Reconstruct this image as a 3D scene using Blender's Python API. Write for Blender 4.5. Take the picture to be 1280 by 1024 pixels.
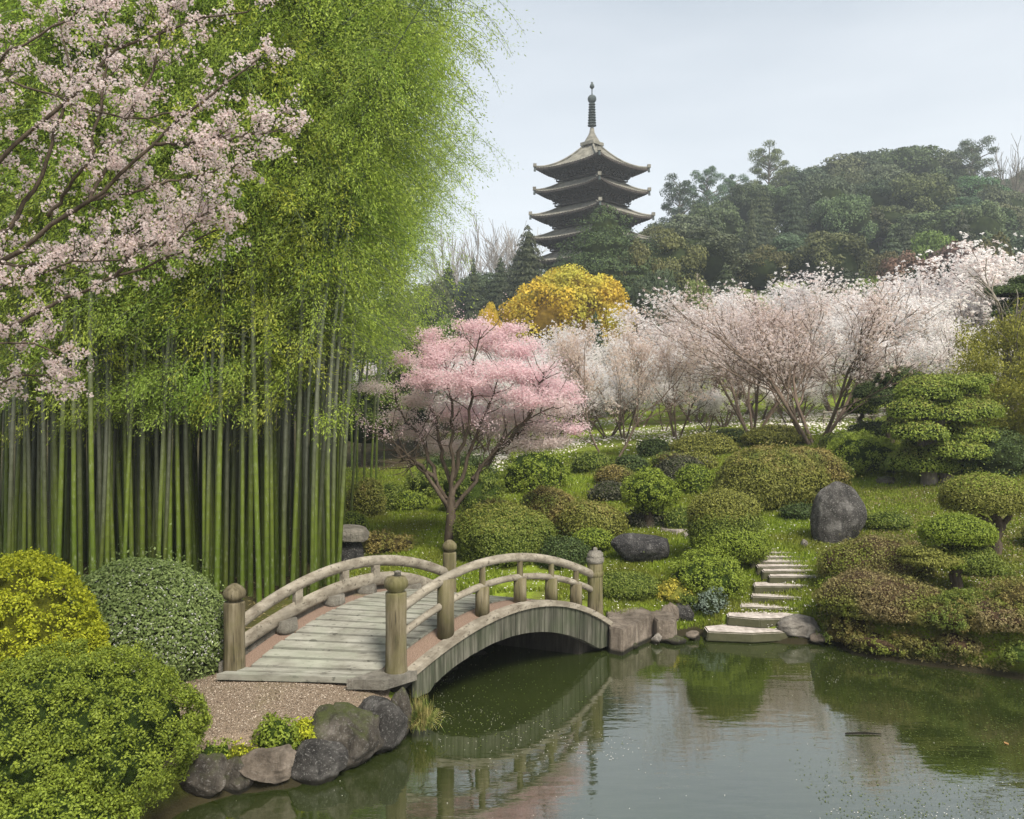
import bpy, math, random
import numpy as np
# ------------------------------------------------------------------ camera, sky, sun
S = bpy.context.scene
for o in list(bpy.data.objects): bpy.data.objects.remove(o)
COL = S.collection
FPX, CX, HY, CZ = 1050.0, 640.0, 500.0, 3.95
cam = bpy.data.objects.new('camera', bpy.data.cameras.new('camera')); COL.objects.link(cam)
cam.location = (0, 0, CZ); cam.rotation_euler = (math.radians(90), 0, 0)
cam.data.sensor_width = 36; cam.data.lens = 36*FPX/1280; cam.data.shift_y = -12/1280
cam.data.clip_end = 3000; cam.data.clip_start = .05
S.camera = cam
SUN_EL, SUN_AZ = 50.0, 150.0     # degrees; azimuth measured from +Y towards +X (sun behind the camera's right shoulder)
w = bpy.data.worlds.new('World'); S.world = w; w.use_nodes = True
nt = w.node_tree; nt.nodes.clear()
out = nt.nodes.new('ShaderNodeOutputWorld'); bg = nt.nodes.new('ShaderNodeBackground'); bg2 = nt.nodes.new('ShaderNodeBackground')
sky = nt.nodes.new('ShaderNodeTexSky'); sky.sky_type = 'NISHITA'; sky.sun_disc = False
sky.sun_elevation = math.radians(SUN_EL); sky.sun_rotation = math.radians(SUN_AZ); sky.dust_density = 4; sky.air_density = 1
nt.links.new(sky.outputs[0], bg.inputs[0]); bg.inputs[1].default_value = .03
tc = nt.nodes.new('ShaderNodeTexCoord'); sx = nt.nodes.new('ShaderNodeSeparateXYZ'); rp = nt.nodes.new('ShaderNodeValToRGB')
nz = nt.nodes.new('ShaderNodeTexNoise'); nz.inputs['Scale'].default_value = 2.2; nz.inputs['Detail'].default_value = 5
mp = nt.nodes.new('ShaderNodeMapping'); mp.inputs['Scale'].default_value = (1, 1, 4)
nt.links.new(tc.outputs['Generated'], mp.inputs[0]); nt.links.new(mp.outputs[0], nz.inputs[0])
ma = nt.nodes.new('ShaderNodeMath'); ma.operation = 'MULTIPLY_ADD'; ma.inputs[1].default_value = .34
nt.links.new(nz.outputs[0], ma.inputs[0])
nt.links.new(tc.outputs['Generated'], sx.inputs[0]); nt.links.new(sx.outputs[2], ma.inputs[2]); nt.links.new(ma.outputs[0], rp.inputs[0])
e = rp.color_ramp.elements
e[0].position = .16; e[0].color = (1.08, 1.07, 1.04, 1); e[1].position = .68; e[1].color = (.42, .46, .485, 1)
e.new(.38).color = (.76, .78, .78, 1)
nt.links.new(rp.outputs[0], bg2.inputs[0]); bg2.inputs[1].default_value = .55
ad = nt.nodes.new('ShaderNodeAddShader'); nt.links.new(bg.outputs[0], ad.inputs[0]); nt.links.new(bg2.outputs[0], ad.inputs[1])
nt.links.new(ad.outputs[0], out.inputs[0])
sl = bpy.data.lights.new('sun', 'SUN'); sl.energy = 3.2; sl.angle = math.radians(20); sl.color = (1, .93, .82)
so = bpy.data.objects.new('sun', sl); COL.objects.link(so)
so.rotation_euler = (math.radians(90-SUN_EL), 0, math.radians(180-SUN_AZ)); so.location = (-20, -20, 40)
S.view_settings.view_transform = 'Standard'; S.view_settings.look = 'None'; S.view_settings.gamma = 1
S.view_settings.exposure = 1.0
S.cycles.max_bounces = 6; S.cycles.diffuse_bounces = 3; S.cycles.glossy_bounces = 3; S.cycles.transmission_bounces = 3
S.cycles.volume_bounces = 0; S.cycles.transparent_max_bounces = 4; S.cycles.use_denoising = True

# ------------------------------------------------------------------ small maths
RNG = np.random.default_rng(7)
def px(x, y, d): return np.array([(x-CX)/FPX*d, d, CZ-(y-HY)/FPX*d])
def nrm(a): return a/np.maximum(np.linalg.norm(a, axis=-1, keepdims=True), 1e-9)
def sst(a, b, x): t = np.clip((x-a)/(b-a), 0, 1); return t*t*(3-2*t)
class Noise:
    def __init__(s, seed, freq, n=10):
        r = np.random.default_rng(seed); s.k = nrm(r.normal(size=(n, 3)))*freq*r.uniform(.5, 1.9, (n, 1)); s.p = r.uniform(0, 6.28, n)
        s.n = n
    def __call__(s, P): return np.sin(P@s.k.T+s.p).sum(-1)/math.sqrt(s.n/2)/1.6

# ------------------------------------------------------------------ pond outline and terrain height
def w0(x, y): p = px(x, y, CZ*FPX/(y-HY)); return (p[0], p[1])
POND = [w0(*q) for q in [(205, 1030), (240, 1008), (300, 992), (365, 986), (395, 970), (440, 950), (485, 930), (520, 905), (532, 882)]]
POND += [(-1.75, 12.0), (-2.5, 13.2), (-2.7, 14.6), (-1.7, 15.2), (-.6, 14.7), (.7, 14.1)]
POND += [w0(*q) for q in [(748, 803), (775, 806), (800, 806), (830, 800), (868, 792), (885, 796), (940, 802), (1000, 806), (1040, 802), (1062, 818), (1120, 828), (1200, 838), (1290, 852), (1420, 875)]]
POND += [(12.5, 9), (13, 4), (10, 1.8), (3, 1.6), (-2, 2.2), (-3.6, 4.5), (-3.7, 6.5)]
POND = np.array(POND)
def pond_sd(X, Y):
    A = POND; B = np.roll(POND, -1, 0); shp = X.shape; X = X.ravel(); Y = Y.ravel()
    dm = np.full(X.shape, 1e9); ins = np.zeros(X.shape, bool)
    for a, b in zip(A, B):
        d = b-a; t = np.clip(((X-a[0])*d[0]+(Y-a[1])*d[1])/(d@d), 0, 1)
        dm = np.minimum(dm, np.hypot(X-a[0]-t*d[0], Y-a[1]-t*d[1]))
        c = (a[1] > Y) != (b[1] > Y)
        with np.errstate(divide='ignore', invalid='ignore'): ins ^= c & (X < (b[0]-a[0])*(Y-a[1])/(b[1]-a[1]+1e-12)+a[0])
    return np.where(ins, -dm, dm).reshape(shp)
CTRL = np.array([(-3,8,.42),(-5,8,.45),(-8,8,.6),(-5,11,.42),(-2.5,10,.42),(-2,10.5,.4),(-4,13,.45),(-8,13,.5),(-14,13,.6),(-4,17,.5),(-8,18,.6),(-14,20,.7),(-20,15,.9),
 (-5,25,.9),(-10,28,1.2),(-20,30,1.5),(-1.2,15.2,.45),(-1,18,.75),(-3,20,.8),(-2,24,1.05),(1.4,13.9,.42),(.5,16,.6),(2,16.2,.7),(3.2,18.8,1.0),(0,20,1.0),(0,25,1.3),(0,30,1.5),(3,25,1.6),
 (3.5,14.6,.3),(3.9,14.2,.15),(4.1,15,.42),(4.6,16,.78),(5.0,17.2,1.0),(6.9,17.2,1.12),(7.2,13.6,.78),(8.8,15.2,1.13),(6,15,.75),(10.5,21,1.85),(8,20,1.5),(5,21,1.35),(4,24,1.6),(3.5,30,1.9),
 (9.6,27,2.5),(14,22,2.4),(12,14,1.4),(11,10,.9),(14,30,3),(20,30,3.3),(5,35,2.3),(0,40,1.8),(11,45,2.7),(25,50,3.6),(-10,45,1.6),(0,55,2.4),(-20,50,2),(20,20,2.9),(14,5,.6),(-10,0,.8),(0,-5,1.3),(12,-3,1),(30,35,4),(-30,40,2)])
def _phi(r): return np.where(r > 0, r*r*np.log(np.maximum(r, 1e-9)), 0)
_n = len(CTRL); _K = _phi(np.linalg.norm(CTRL[:, None, :2]-CTRL[None, :, :2], axis=-1))+np.eye(_n)*.4
_Pm = np.c_[np.ones(_n), CTRL[:, :2]]
_W = np.linalg.solve(np.block([[_K, _Pm], [_Pm.T, np.zeros((3, 3))]]), np.r_[CTRL[:, 2], 0, 0, 0])
HN = Noise(3, 1.2); HN2 = Noise(4, .12)
def height(X, Y):
    X = np.asarray(X, float); Y = np.asarray(Y, float)
    x = np.clip(X, -32, 32); y = np.clip(Y, -6, 56)
    b = _W[_n]+_W[_n+1]*x+_W[_n+2]*y
    for i in range(_n): b = b+_W[i]*_phi(np.hypot(x-CTRL[i, 0], y-CTRL[i, 1]))
    b = np.maximum(b, .3)+.03*HN(np.stack([X, Y, X*0], -1))
    yy = np.maximum(Y, 30)
    a = CX+FPX*X/yy
    zr = np.interp(a, [-600, 0, 300, 550, 640, 740, 820, 900, 960, 1050, 1130, 1220, 1290, 1450, 2000], [14, 12, 9, 12, 14, 18, 22, 27, 31, 33, 34, 32, 27, 25, 15])
    t = sst(58, 145, Y)
    b = b*(1-t)+t*(zr+1.5*HN2(np.stack([X, Y, X*0], -1)))
    b = b+8.5*np.exp(-((X-8.5)**2+(Y-88)**2)/(2*13.0**2))
    near = (Y < 22) & (Y > -3) & (np.abs(X) < 20)
    sd = np.full(X.shape, 9.)
    if near.any(): sd[near] = pond_sd(X[near], Y[near])
    up = .01+(b-.01)*sst(-.02, .5, sd); dn = -.02-.85*sst(0, .9, -sd)
    return np.where(sd > 0, up, dn)
def H(x, y): return float(height(np.array([x]), np.array([y]))[0])
def ground(x, y, dmin=6.0):
    d = dmin*np.exp(np.linspace(0, math.log(230/dmin), 900)); P = (x-CX)/FPX*d
    z = CZ-(y-HY)/FPX*d; h = height(P, d); k = np.argmax(z <= h)
    if not (z <= h).any(): k = 899
    dd = d[k] if k == 0 else d[k-1]+(d[k]-d[k-1])*((z-h)[k-1]/((z-h)[k-1]-(z-h)[k]+1e-9))
    p = px(x, y, dd); return np.array([p[0], p[1], H(p[0], p[1])])

# ------------------------------------------------------------------ materials
def newmat(name):
    m = bpy.data.materials.new(name); m.use_nodes = True; t = m.node_tree; t.nodes.clear()
    o = t.nodes.new('ShaderNodeOutputMaterial'); return m, t, o
def N(t, kind, **kw):
    n = t.nodes.new('ShaderNode'+kind)
    for k, v in kw.items():
        if k in n.inputs: n.inputs[k].default_value = v
        else: setattr(n, k, v)
    return n
def ramp(t, src, stops):
    r = t.nodes.new('ShaderNodeValToRGB'); el = r.color_ramp.elements
    el[0].position, el[0].color = stops[0][0], (*stops[0][1], 1); el[1].position, el[1].color = stops[-1][0], (*stops[-1][1], 1)
    for p, c in stops[1:-1]: el.new(p).color = (*c, 1)
    t.links.new(src, r.inputs[0]); return r.outputs[0]
def mixc(t, f, a, b, mode='MIX'):
    m = t.nodes.new('ShaderNodeMix'); m.data_type = 'RGBA'; m.blend_type = mode
    for i, v in ((0, f), (6, a), (7, b)):
        if hasattr(v, 'is_output'): t.links.new(v, m.inputs[i])
        else: m.inputs[i].default_value = v if i == 0 else (*v, 1)
    return m.outputs[2]
def noise(t, scale, detail=4, rough=.55, vec=None, coord='Object', stretch=None):
    n = N(t, 'TexNoise', Scale=scale, Detail=detail, Roughness=rough)
    if vec is None:
        c = t.nodes.new('ShaderNodeTexCoord'); vec = c.outputs[coord]
    if stretch:
        mpn = t.nodes.new('ShaderNodeMapping'); mpn.inputs['Scale'].default_value = stretch; t.links.new(vec, mpn.inputs[0]); vec = mpn.outputs[0]
    t.links.new(vec, n.inputs['Vector']); return n.outputs['Fac']
def wpos(t): return t.nodes.new('ShaderNodeNewGeometry').outputs['Position']
def principled(t, o, col, rough=.7, spec=.3, bump=None, bstr=.3, bdist=.02):
    p = t.nodes.new('ShaderNodeBsdfPrincipled')
    if hasattr(col, 'is_output'): t.links.new(col, p.inputs['Base Color'])
    else: p.inputs['Base Color'].default_value = (*col, 1)
    if hasattr(rough, 'is_output'): t.links.new(rough, p.inputs['Roughness'])
    else: p.inputs['Roughness'].default_value = rough
    p.inputs['Specular IOR Level'].default_value = spec
    if bump is not None:
        b = N(t, 'Bump', Strength=bstr, Distance=bdist); t.links.new(bump, b.inputs['Height']); t.links.new(b.outputs[0], p.inputs['Normal'])
    t.links.new(p.outputs[0], o.inputs[0]); return p
LM = {}
def leafmat(name, c1, c2, trans=.3, patch=None, pscale=1.5, objvar=.0):
    """c1..c2: darkest and palest leaf; patch: a second hue growing in patches"""
    if name in LM: return LM[name]
    m, t, o = newmat(name); a = t.nodes.new('ShaderNodeAttribute'); a.attribute_name = 'tint'
    col = mixc(t, a.outputs['Fac'], c1, c2)
    if patch:
        f = noise(t, pscale, 3, vec=wpos(t)); fr = ramp(t, f, [(.42, (0, 0, 0)), (.62, (1, 1, 1))])
        col = mixc(t, fr, col, mixc(t, a.outputs['Fac'], patch, tuple(min(1, v*1.7) for v in patch)))
    if objvar:
        oi = t.nodes.new('ShaderNodeObjectInfo'); hs = t.nodes.new('ShaderNodeHueSaturation')
        for i, (lo, hi) in enumerate(((.5-.09*objvar, .5+.035*objvar), (1-.35*objvar, 1.0), (1-.45*objvar, 1+.45*objvar))):
            mr = N(t, 'MapRange'); mr.inputs[3].default_value = lo; mr.inputs[4].default_value = hi
            ww = N(t, 'Math', operation='FRACT'); mm = N(t, 'Math', operation='MULTIPLY'); mm.inputs[1].default_value = (1, 7.31, 13.7)[i]
            t.links.new(oi.outputs['Random'], mm.inputs[0]); t.links.new(mm.outputs[0], ww.inputs[0]); t.links.new(ww.outputs[0], mr.inputs[0]); t.links.new(mr.outputs[0], hs.inputs[i])
        t.links.new(col, hs.inputs['Color']); col = hs.outputs[0]
    p = principled(t, o, col, .6, .25)
    if trans:
        tr = t.nodes.new('ShaderNodeBsdfTranslucent'); t.links.new(col, tr.inputs[0]); mx = t.nodes.new('ShaderNodeMixShader'); mx.inputs[0].default_value = trans
        t.links.new(p.outputs[0], mx.inputs[1]); t.links.new(tr.outputs[0], mx.inputs[2]); t.links.new(mx.outputs[0], o.inputs[0])
    LM[name] = m; return m
def barkmat(name, c1, c2, scale=14):
    if name in LM: return LM[name]
    m, t, o = newmat(name); f = noise(t, scale, 5, .65, stretch=(1, 1, .3)); principled(t, o, ramp(t, f, [(.3, c1), (.7, c2)]), .9, .15, f, .6, .02)
    LM[name] = m; return m
BARK = barkmat('dark_bark', (.035, .026, .018), (.12, .095, .07)); BARKG = barkmat('grey_bark', (.09, .08, .065), (.24, .21, .17)); CORE = None
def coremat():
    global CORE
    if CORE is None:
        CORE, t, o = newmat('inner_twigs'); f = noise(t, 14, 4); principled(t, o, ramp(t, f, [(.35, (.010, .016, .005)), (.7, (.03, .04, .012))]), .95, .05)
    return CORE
def coreof(m):
    """inner foliage in the hue of its own leaves, darkened for hollow shade"""
    n = m.name+'_core'
    if n in LM: return LM[n]
    return coremat()
def rockmat(name, c1, c2, c3, moss=0.0, speck=.5, ms=(.06, .07, .022)):
    if name in LM: return LM[name]
    m, t, o = newmat(name); f = noise(t, 3.5, 8, .62); col = ramp(t, f, [(.3, c1), (.52, c2), (.72, c3)])
    v = N(t, 'TexNoise', Scale=42., Detail=3, Roughness=.7); c = t.nodes.new('ShaderNodeTexCoord'); t.links.new(c.outputs['Object'], v.inputs[0])
    col = mixc(t, ramp(t, v.outputs[0], [(.56, (0, 0, 0)), (.68, (speck,)*3)]), col, (.5, .49, .46))
    if moss:
        g = t.nodes.new('ShaderNodeNewGeometry'); s = t.nodes.new('ShaderNodeSeparateXYZ'); t.links.new(g.outputs['Normal'], s.inputs[0])
        q = N(t, 'Math', operation='MULTIPLY_ADD'); q.inputs[1].default_value = .35; t.links.new(s.outputs[2], q.inputs[0]); t.links.new(noise(t, 5, 6, .7), q.inputs[2])
        col = mixc(t, ramp(t, q.outputs[0], [(.72-moss*.3, (0, 0, 0)), (.98-moss*.3, (1, 1, 1))]), col, mixc(t, noise(t, 60, 2), ms, tuple(x*1.9 for x in ms)))
    stk = noise(t, 7, 6, .7, stretch=(1.3, 1.3, .16)); col = mixc(t, ramp(t, stk, [(.5, (0, 0, 0)), (.68, (.65,)*3)]), col, tuple(v*.6 for v in c1))
    wz = t.nodes.new('ShaderNodeSeparateXYZ'); t.links.new(wpos(t), wz.inputs[0]); col = mixc(t, ramp(t, wz.outputs[2], [(.05, (1, 1, 1)), (.09, (0, 0, 0))]), col, (.022, .02, .013))
    b = noise(t, 9, 10, .8); principled(t, o, col, .85, .25, b, 1., .11); LM[name] = m; return m
def woodmat(name, c1, c2, c3, stretch=(1, 1, .12), scale=16, moss=None):
    if name in LM: return LM[name]
    m, t, o = newmat(name); f = noise(t, scale, 6, .65, stretch=stretch); col = ramp(t, f, [(.3, c1), (.5, c2), (.72, c3)])
    ck = noise(t, scale*3.2, 3, .6, stretch=(stretch[0], stretch[1], stretch[2]*.45)); col = mixc(t, ramp(t, ck, [(.34, (.75,)*3), (.40, (0, 0, 0))]), col, tuple(x*.45 for x in c1))
    st = noise(t, 2.3, 4, .6); col = mixc(t, ramp(t, st, [(.45, (0, 0, 0)), (.7, (.55,)*3)]), col, moss or tuple(x*.55 for x in c2))
    principled(t, o, col, .82, .25, f, .5, .012); LM[name] = m; return m

# ------------------------------------------------------------------ mesh building
class MB:
    def __init__(s): s.V = []; s.Q = []; s.T = []; s.qm = []; s.tm = []; s.qs = []; s.ts = []; s.tint = []; s.n = 0; s.mats = []
    def mi(s, m):
        if m not in s.mats: s.mats.append(m)
        return s.mats.index(m)
    def add(s, V, F, mat, tint=None, smooth=False):
        V = np.asarray(V, float).reshape(-1, 3); F = np.asarray(F, int); k = s.mi(mat)
        s.V.append(V); s.tint.append(np.full(len(V), .5) if tint is None else np.asarray(tint, float))
        if F.shape[1] == 4: s.Q.append(F+s.n); s.qm.append(np.full(len(F), k)); s.qs.append(np.full(len(F), smooth))
        else: s.T.append(F+s.n); s.tm.append(np.full(len(F), k)); s.ts.append(np.full(len(F), smooth))
        s.n += len(V); return s
    def mesh(s, name, off=(0, 0, 0)):
        me = bpy.data.meshes.new(name); V = np.concatenate(s.V)-np.asarray(off)
        Q = np.concatenate(s.Q) if s.Q else np.zeros((0, 4), int); T = np.concatenate(s.T) if s.T else np.zeros((0, 3), int)
        me.vertices.add(len(V)); me.vertices.foreach_set('co', V.astype(np.float32).ravel())
        me.loops.add(Q.size+T.size); me.loops.foreach_set('vertex_index', np.r_[Q.ravel(), T.ravel()].astype(np.int32))
        me.polygons.add(len(Q)+len(T)); st = np.r_[np.arange(len(Q))*4, Q.size+np.arange(len(T))*3]
        me.polygons.foreach_set('loop_start', st.astype(np.int32))
        me.polygons.foreach_set('material_index', np.concatenate(s.qm+s.tm).astype(np.int32))
        me.polygons.foreach_set('use_smooth', np.concatenate(s.qs+s.ts))
        a = me.attributes.new('tint', 'FLOAT', 'POINT'); a.data.foreach_set('value', np.concatenate(s.tint).astype(np.float32))
        for m in s.mats: me.materials.append(m)
        me.update(calc_edges=True); return me
    def obj(s, name, loc=(0, 0, 0), parent=None, local=True):
        """vertices are in world space when local=False"""
        me = s.mesh(name, (0, 0, 0) if local else loc); return link(name, me, loc, parent)
def link(name, data, loc=(0, 0, 0), parent=None, rz=0, scale=None):
    o = bpy.data.objects.new(name, data); COL.objects.link(o); o.location = tuple(loc); o.rotation_euler = (0, 0, rz)
    if scale is not None: o.scale = tuple(scale)
    if parent: o.parent = parent
    return o
def tag(o, label=None, cat=None, group=None, kind=None):
    if label: o['label'] = label
    if cat: o['category'] = cat
    if group: o['group'] = group
    if kind: o['kind'] = kind
    return o
def empty(name, label, cat, loc, group=None, rz=0, scale=None):
    o = link(name, None, loc, None, rz, scale); return tag(o, label, cat, group)

def leaves(P, Nn, L, W, rng, jit=.6, down=0.):
    n = len(P); Nn = nrm(Nn+rng.normal(size=(n, 3))*jit); t = nrm(np.cross(Nn, rng.normal(size=(n, 3))))
    if down: t = nrm(t+np.array([0, 0, -down])); 
    b = np.cross(Nn, t); s = rng.uniform(.7, 1.3, (n, 1)); t = t*L/2*s; b = b*W/2*s
    V = np.stack([P-t, P+b, P+t, P-b], 1).reshape(-1, 3); return V, np.arange(4*n).reshape(-1, 4)
def add_leaves(mb, P, Nn, L, W, mat, rng, jit=.6, down=0., tint=None):
    V, F = leaves(P, Nn, L, W, rng, jit, down); tt = rng.uniform(0, 1, len(P)) if tint is None else tint
    mb.add(V, F, mat, np.repeat(tt, 4))
def tube(mb, P, R, mat, sides=6, cap=True, smooth=True, squash=None):
    P = np.asarray(P, float); R = np.broadcast_to(np.asarray(R, float), (len(P),)); T = nrm(np.gradient(P, axis=0))
    ref = np.array([0, 0, 1.]) if abs(T[0, 2]) < .9 else np.array([1., 0, 0]); A = nrm(np.cross(T, ref)); B = np.cross(T, A)
    an = np.linspace(0, 2*math.pi, sides, endpoint=False); sa, sb = (1, 1) if squash is None else squash
    V = P[:, None]+R[:, None, None]*(A[:, None]*np.cos(an)[None, :, None]*sa+B[:, None]*np.sin(an)[None, :, None]*sb)
    n = len(P); i = np.arange(n-1)[:, None]*sides; j = np.arange(sides)[None]; k = (j+1) % sides
    F = np.stack([i+j, i+k, i+sides+k, i+sides+j], -1).reshape(-1, 4); V = V.reshape(-1, 3)
    mb.add(V, F, mat, smooth=smooth)
    if cap:
        for e_, base in ((0, 0), (n-1, (n-1)*sides)):
            c = V[base:base+sides]; VV = np.vstack([c, c.mean(0)]); FF = [(a, (a+1) % sides, sides) if e_ else ((a+1) % sides, a, sides) for a in range(sides)]
            mb.add(VV, FF, mat)
def lathe(mb, prof, mat, sides=20, c=(0, 0, 0), smooth=True, wob=0):
    prof = np.asarray(prof, float); an = np.linspace(0, 2*math.pi, sides, endpoint=False)
    V = np.stack([prof[:, None, 0]*np.cos(an), prof[:, None, 0]*np.sin(an), np.repeat(prof[:, 1:2], sides, 1)], -1)
    if wob: V = V+Noise(int(wob*999), 9)(V.reshape(-1, 3)).reshape(V.shape[:2])[..., None]*wob*np.array([1, 1, 0])
    n = len(prof); i = np.arange(n-1)[:, None]*sides; j = np.arange(sides)[None]; k = (j+1) % sides
    mb.add(V.reshape(-1, 3)+np.asarray(c), np.stack([i+j, i+k, i+sides+k, i+sides+j], -1).reshape(-1, 4), mat, smooth=smooth)
def box8(mb, C8, mat):
    """C8: 4 bottom corners (ccw) then 4 top corners"""
    mb.add(C8, [(3, 2, 1, 0), (4, 5, 6, 7), (0, 1, 5, 4), (1, 2, 6, 5), (2, 3, 7, 6), (3, 0, 4, 7)], mat)
def box(mb, c, s, mat, rz=0):
    x, y, z = np.array(s)/2; V = np.array([(-x,-y,-z),(x,-y,-z),(x,y,-z),(-x,y,-z),(-x,-y,z),(x,-y,z),(x,y,z),(-x,y,z)])
    cr, sr = math.cos(rz), math.sin(rz); V[:, :2] = V[:, :2]@np.array([[cr, sr], [-sr, cr]]); box8(mb, V+np.asarray(c), mat)
def sphere_grid(nu=28, nv=16, low=-1.):
    th = np.linspace(0, 2*math.pi, nu, endpoint=False); ph = np.linspace(math.asin(low), math.pi/2, nv)
    D = np.stack([np.cos(ph)[:, None]*np.cos(th), np.cos(ph)[:, None]*np.sin(th), np.repeat(np.sin(ph)[:, None], nu, 1)], -1).reshape(-1, 3)
    i = np.arange(nv-1)[:, None]*nu; j = np.arange(nu)[None]; k = (j+1) % nu
    return D, np.stack([i+j, i+k, i+nu+k, i+nu+j], -1).reshape(-1, 4)
def fol_blob(mb, c, r, mat, leaf, rng, clump=0., cov=2.2, lump=.06, jit=.55, low=-.75, core=None, seed=0, asp=.55, shell=True):
    """foliage skin over a lumpy ellipsoid: centre c, radii r (3); low cuts the underside"""
    c = np.asarray(c, float); r = np.asarray(r, float); nz_ = Noise(seed+11, 3.0); nz2 = Noise(seed+12, 9.0); nz3 = Noise(seed+13, 20.)
    def surf(D): return c+D*r*(1+lump*nz_(D)+lump*.45*nz2(D)+lump*.3*nz3(D))[:, None]
    D, F = sphere_grid(32, 18, max(low, -.98)); s = .93 if clump == 0 else .86
    V = c+(surf(D)-c)*s
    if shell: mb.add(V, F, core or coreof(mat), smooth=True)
    area = 4*math.pi*((r[0]*r[1])**1.6/3+(r[0]*r[2])**1.6/3+(r[1]*r[2])**1.6/3)**(1/1.6)*(1-low)/2
    n = int(cov*area/(leaf*leaf*asp)*1.0)
    def dirs(k):
        z = rng.uniform(low, 1, k); a = rng.uniform(0, 2*math.pi, k); q = np.sqrt(1-z*z); return np.stack([q*np.cos(a), q*np.sin(a), z], 1)
    if clump:
        nc = max(12, int(area/(clump*clump)*1.25)); Dc = dirs(nc); Pc = surf(Dc); Nc = nrm(Dc/r); rc = clump*rng.uniform(.55, 1.05, nc); sh = rng.uniform(-.5, .35, nc)
        k = rng.integers(0, nc, n); q = nrm(rng.normal(size=(n, 3))+Nc[k]*.75); P = Pc[k]+Nc[k]*(rc*sh)[k, None]+q*(rc[k]*rng.uniform(.55, 1., n))[:, None]; NN = nrm(q+Nc[k]*.35)
        tint = np.clip(rng.uniform(0, .75, n)+rng.uniform(0, .3, nc)[k], 0, 1)
    else:
        Dd = dirs(n); P = surf(Dd); NN = nrm(Dd/r); P = P+NN*((rng.uniform(-.9, .6, n)+(rng.uniform(0, 1, n) < .07)*rng.exponential(1.5, n))*leaf*1.1)[:, None]; tint = rng.uniform(0, 1, n)
    add_leaves(mb, P, NN, leaf, leaf*asp, mat, rng, jit, tint=tint)

# ------------------------------------------------------------------ ground, water
def grid_axis(lo, a, b, hi, fine, grow):
    xs = list(np.arange(a, b, fine)); s = fine
    while xs[-1] < hi: s *= grow; xs.append(xs[-1]+s)
    s = fine
    while xs[0] > lo: s *= grow; xs.insert(0, xs[0]-s)
    return np.array(xs)
gx = grid_axis(-200, -7, 11, 240, .12, 1.06); gy = grid_axis(-30, 5, 21, 230, .12, 1.035)
X, Y = np.meshgrid(gx, gy); Z = height(X, Y)
m, t, o = newmat('garden_ground')
P0 = wpos(t); f1 = noise(t, .55, 5, .6, P0); f2 = noise(t, 3.2, 6, .7, P0); f3 = noise(t, 40, 3, .7, P0)
grass = mixc(t, f3, (.10, .145, .012), (.28, .36, .04)); moss = mixc(t, f3, (.07, .10, .012), (.18, .22, .03)); earth = mixc(t, f3, (.045, .032, .018), (.13, .10, .06))
col = mixc(t, ramp(t, f2, [(.4, (0, 0, 0)), (.6, (1, 1, 1))]), grass, moss)
col = mixc(t, ramp(t, f1, [(.52, (0, 0, 0)), (.66, (.8,)*3)]), col, earth)
# mud by the waterline and leaf litter inside the grove
sep = t.nodes.new('ShaderNodeSeparateXYZ'); t.links.new(P0, sep.inputs[0])
col = mixc(t, ramp(t, sep.outputs[2], [(.06, (1, 1, 1)), (.22, (0, 0, 0))]), col, (.03, .026, .014))
mr = N(t, 'MapRange'); mr.inputs[1].default_value = -4.2; mr.inputs[2].default_value = -2.6; mr.inputs[3].default_value = 1; mr.inputs[4].default_value = 0
t.links.new(sep.outputs[0], mr.inputs[0]); col = mixc(t, mr.outputs[0], col, mixc(t, f3, (.02, .025, .008), (.09, .07, .03)))
principled(t, o, col, .95, .1, f3, .7, .04); GROUND = m
nx, ny = len(gx), len(gy); i = np.arange(ny-1)[:, None]*nx; j = np.arange(nx-1)[None]
gm = MB().add(np.stack([X, Y, Z], -1).reshape(-1, 3), np.stack([i+j, i+j+1, i+nx+j+1, i+nx+j], -1).reshape(-1, 4), GROUND, smooth=True)
tag(gm.obj('ground'), kind='structure')

m, t, o = newmat('pond_water'); P0 = wpos(t)
p = t.nodes.new('ShaderNodeBsdfPrincipled'); f = noise(t, .7, 5, .6, P0); f2 = noise(t, 22, 3, .7, P0)
c = mixc(t, f, (.011, .017, .004), (.032, .044, .010)); t.links.new(mixc(t, ramp(t, f2, [(.55, (0, 0, 0)), (.75, (.6,)*3)]), c, (.075, .085, .03)), p.inputs['Base Color'])
p.inputs['Roughness'].default_value = .02; p.inputs['IOR'].default_value = 3.2
n1 = N(t, 'TexNoise', Scale=1.0, Detail=4, Roughness=.55); mpn = t.nodes.new('ShaderNodeMapping'); mpn.inputs['Scale'].default_value = (1.6, 5.2, 1)
t.links.new(P0, mpn.inputs[0]); t.links.new(mpn.outputs[0], n1.inputs[0])
b = N(t, 'Bump', Strength=.09, Distance=.03); t.links.new(n1.outputs[0], b.inputs['Height']); t.links.new(b.outputs[0], p.inputs['Normal'])
t.links.new(p.outputs[0], o.inputs[0])
WATER = m
wm = MB().add([(-5.5, .5, 0), (16, .5, 0), (16, 16.5, 0), (-5.5, 16.5, 0)], [(0, 1, 2, 3)], WATER)
tag(wm.obj('water'), kind='structure')

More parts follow.
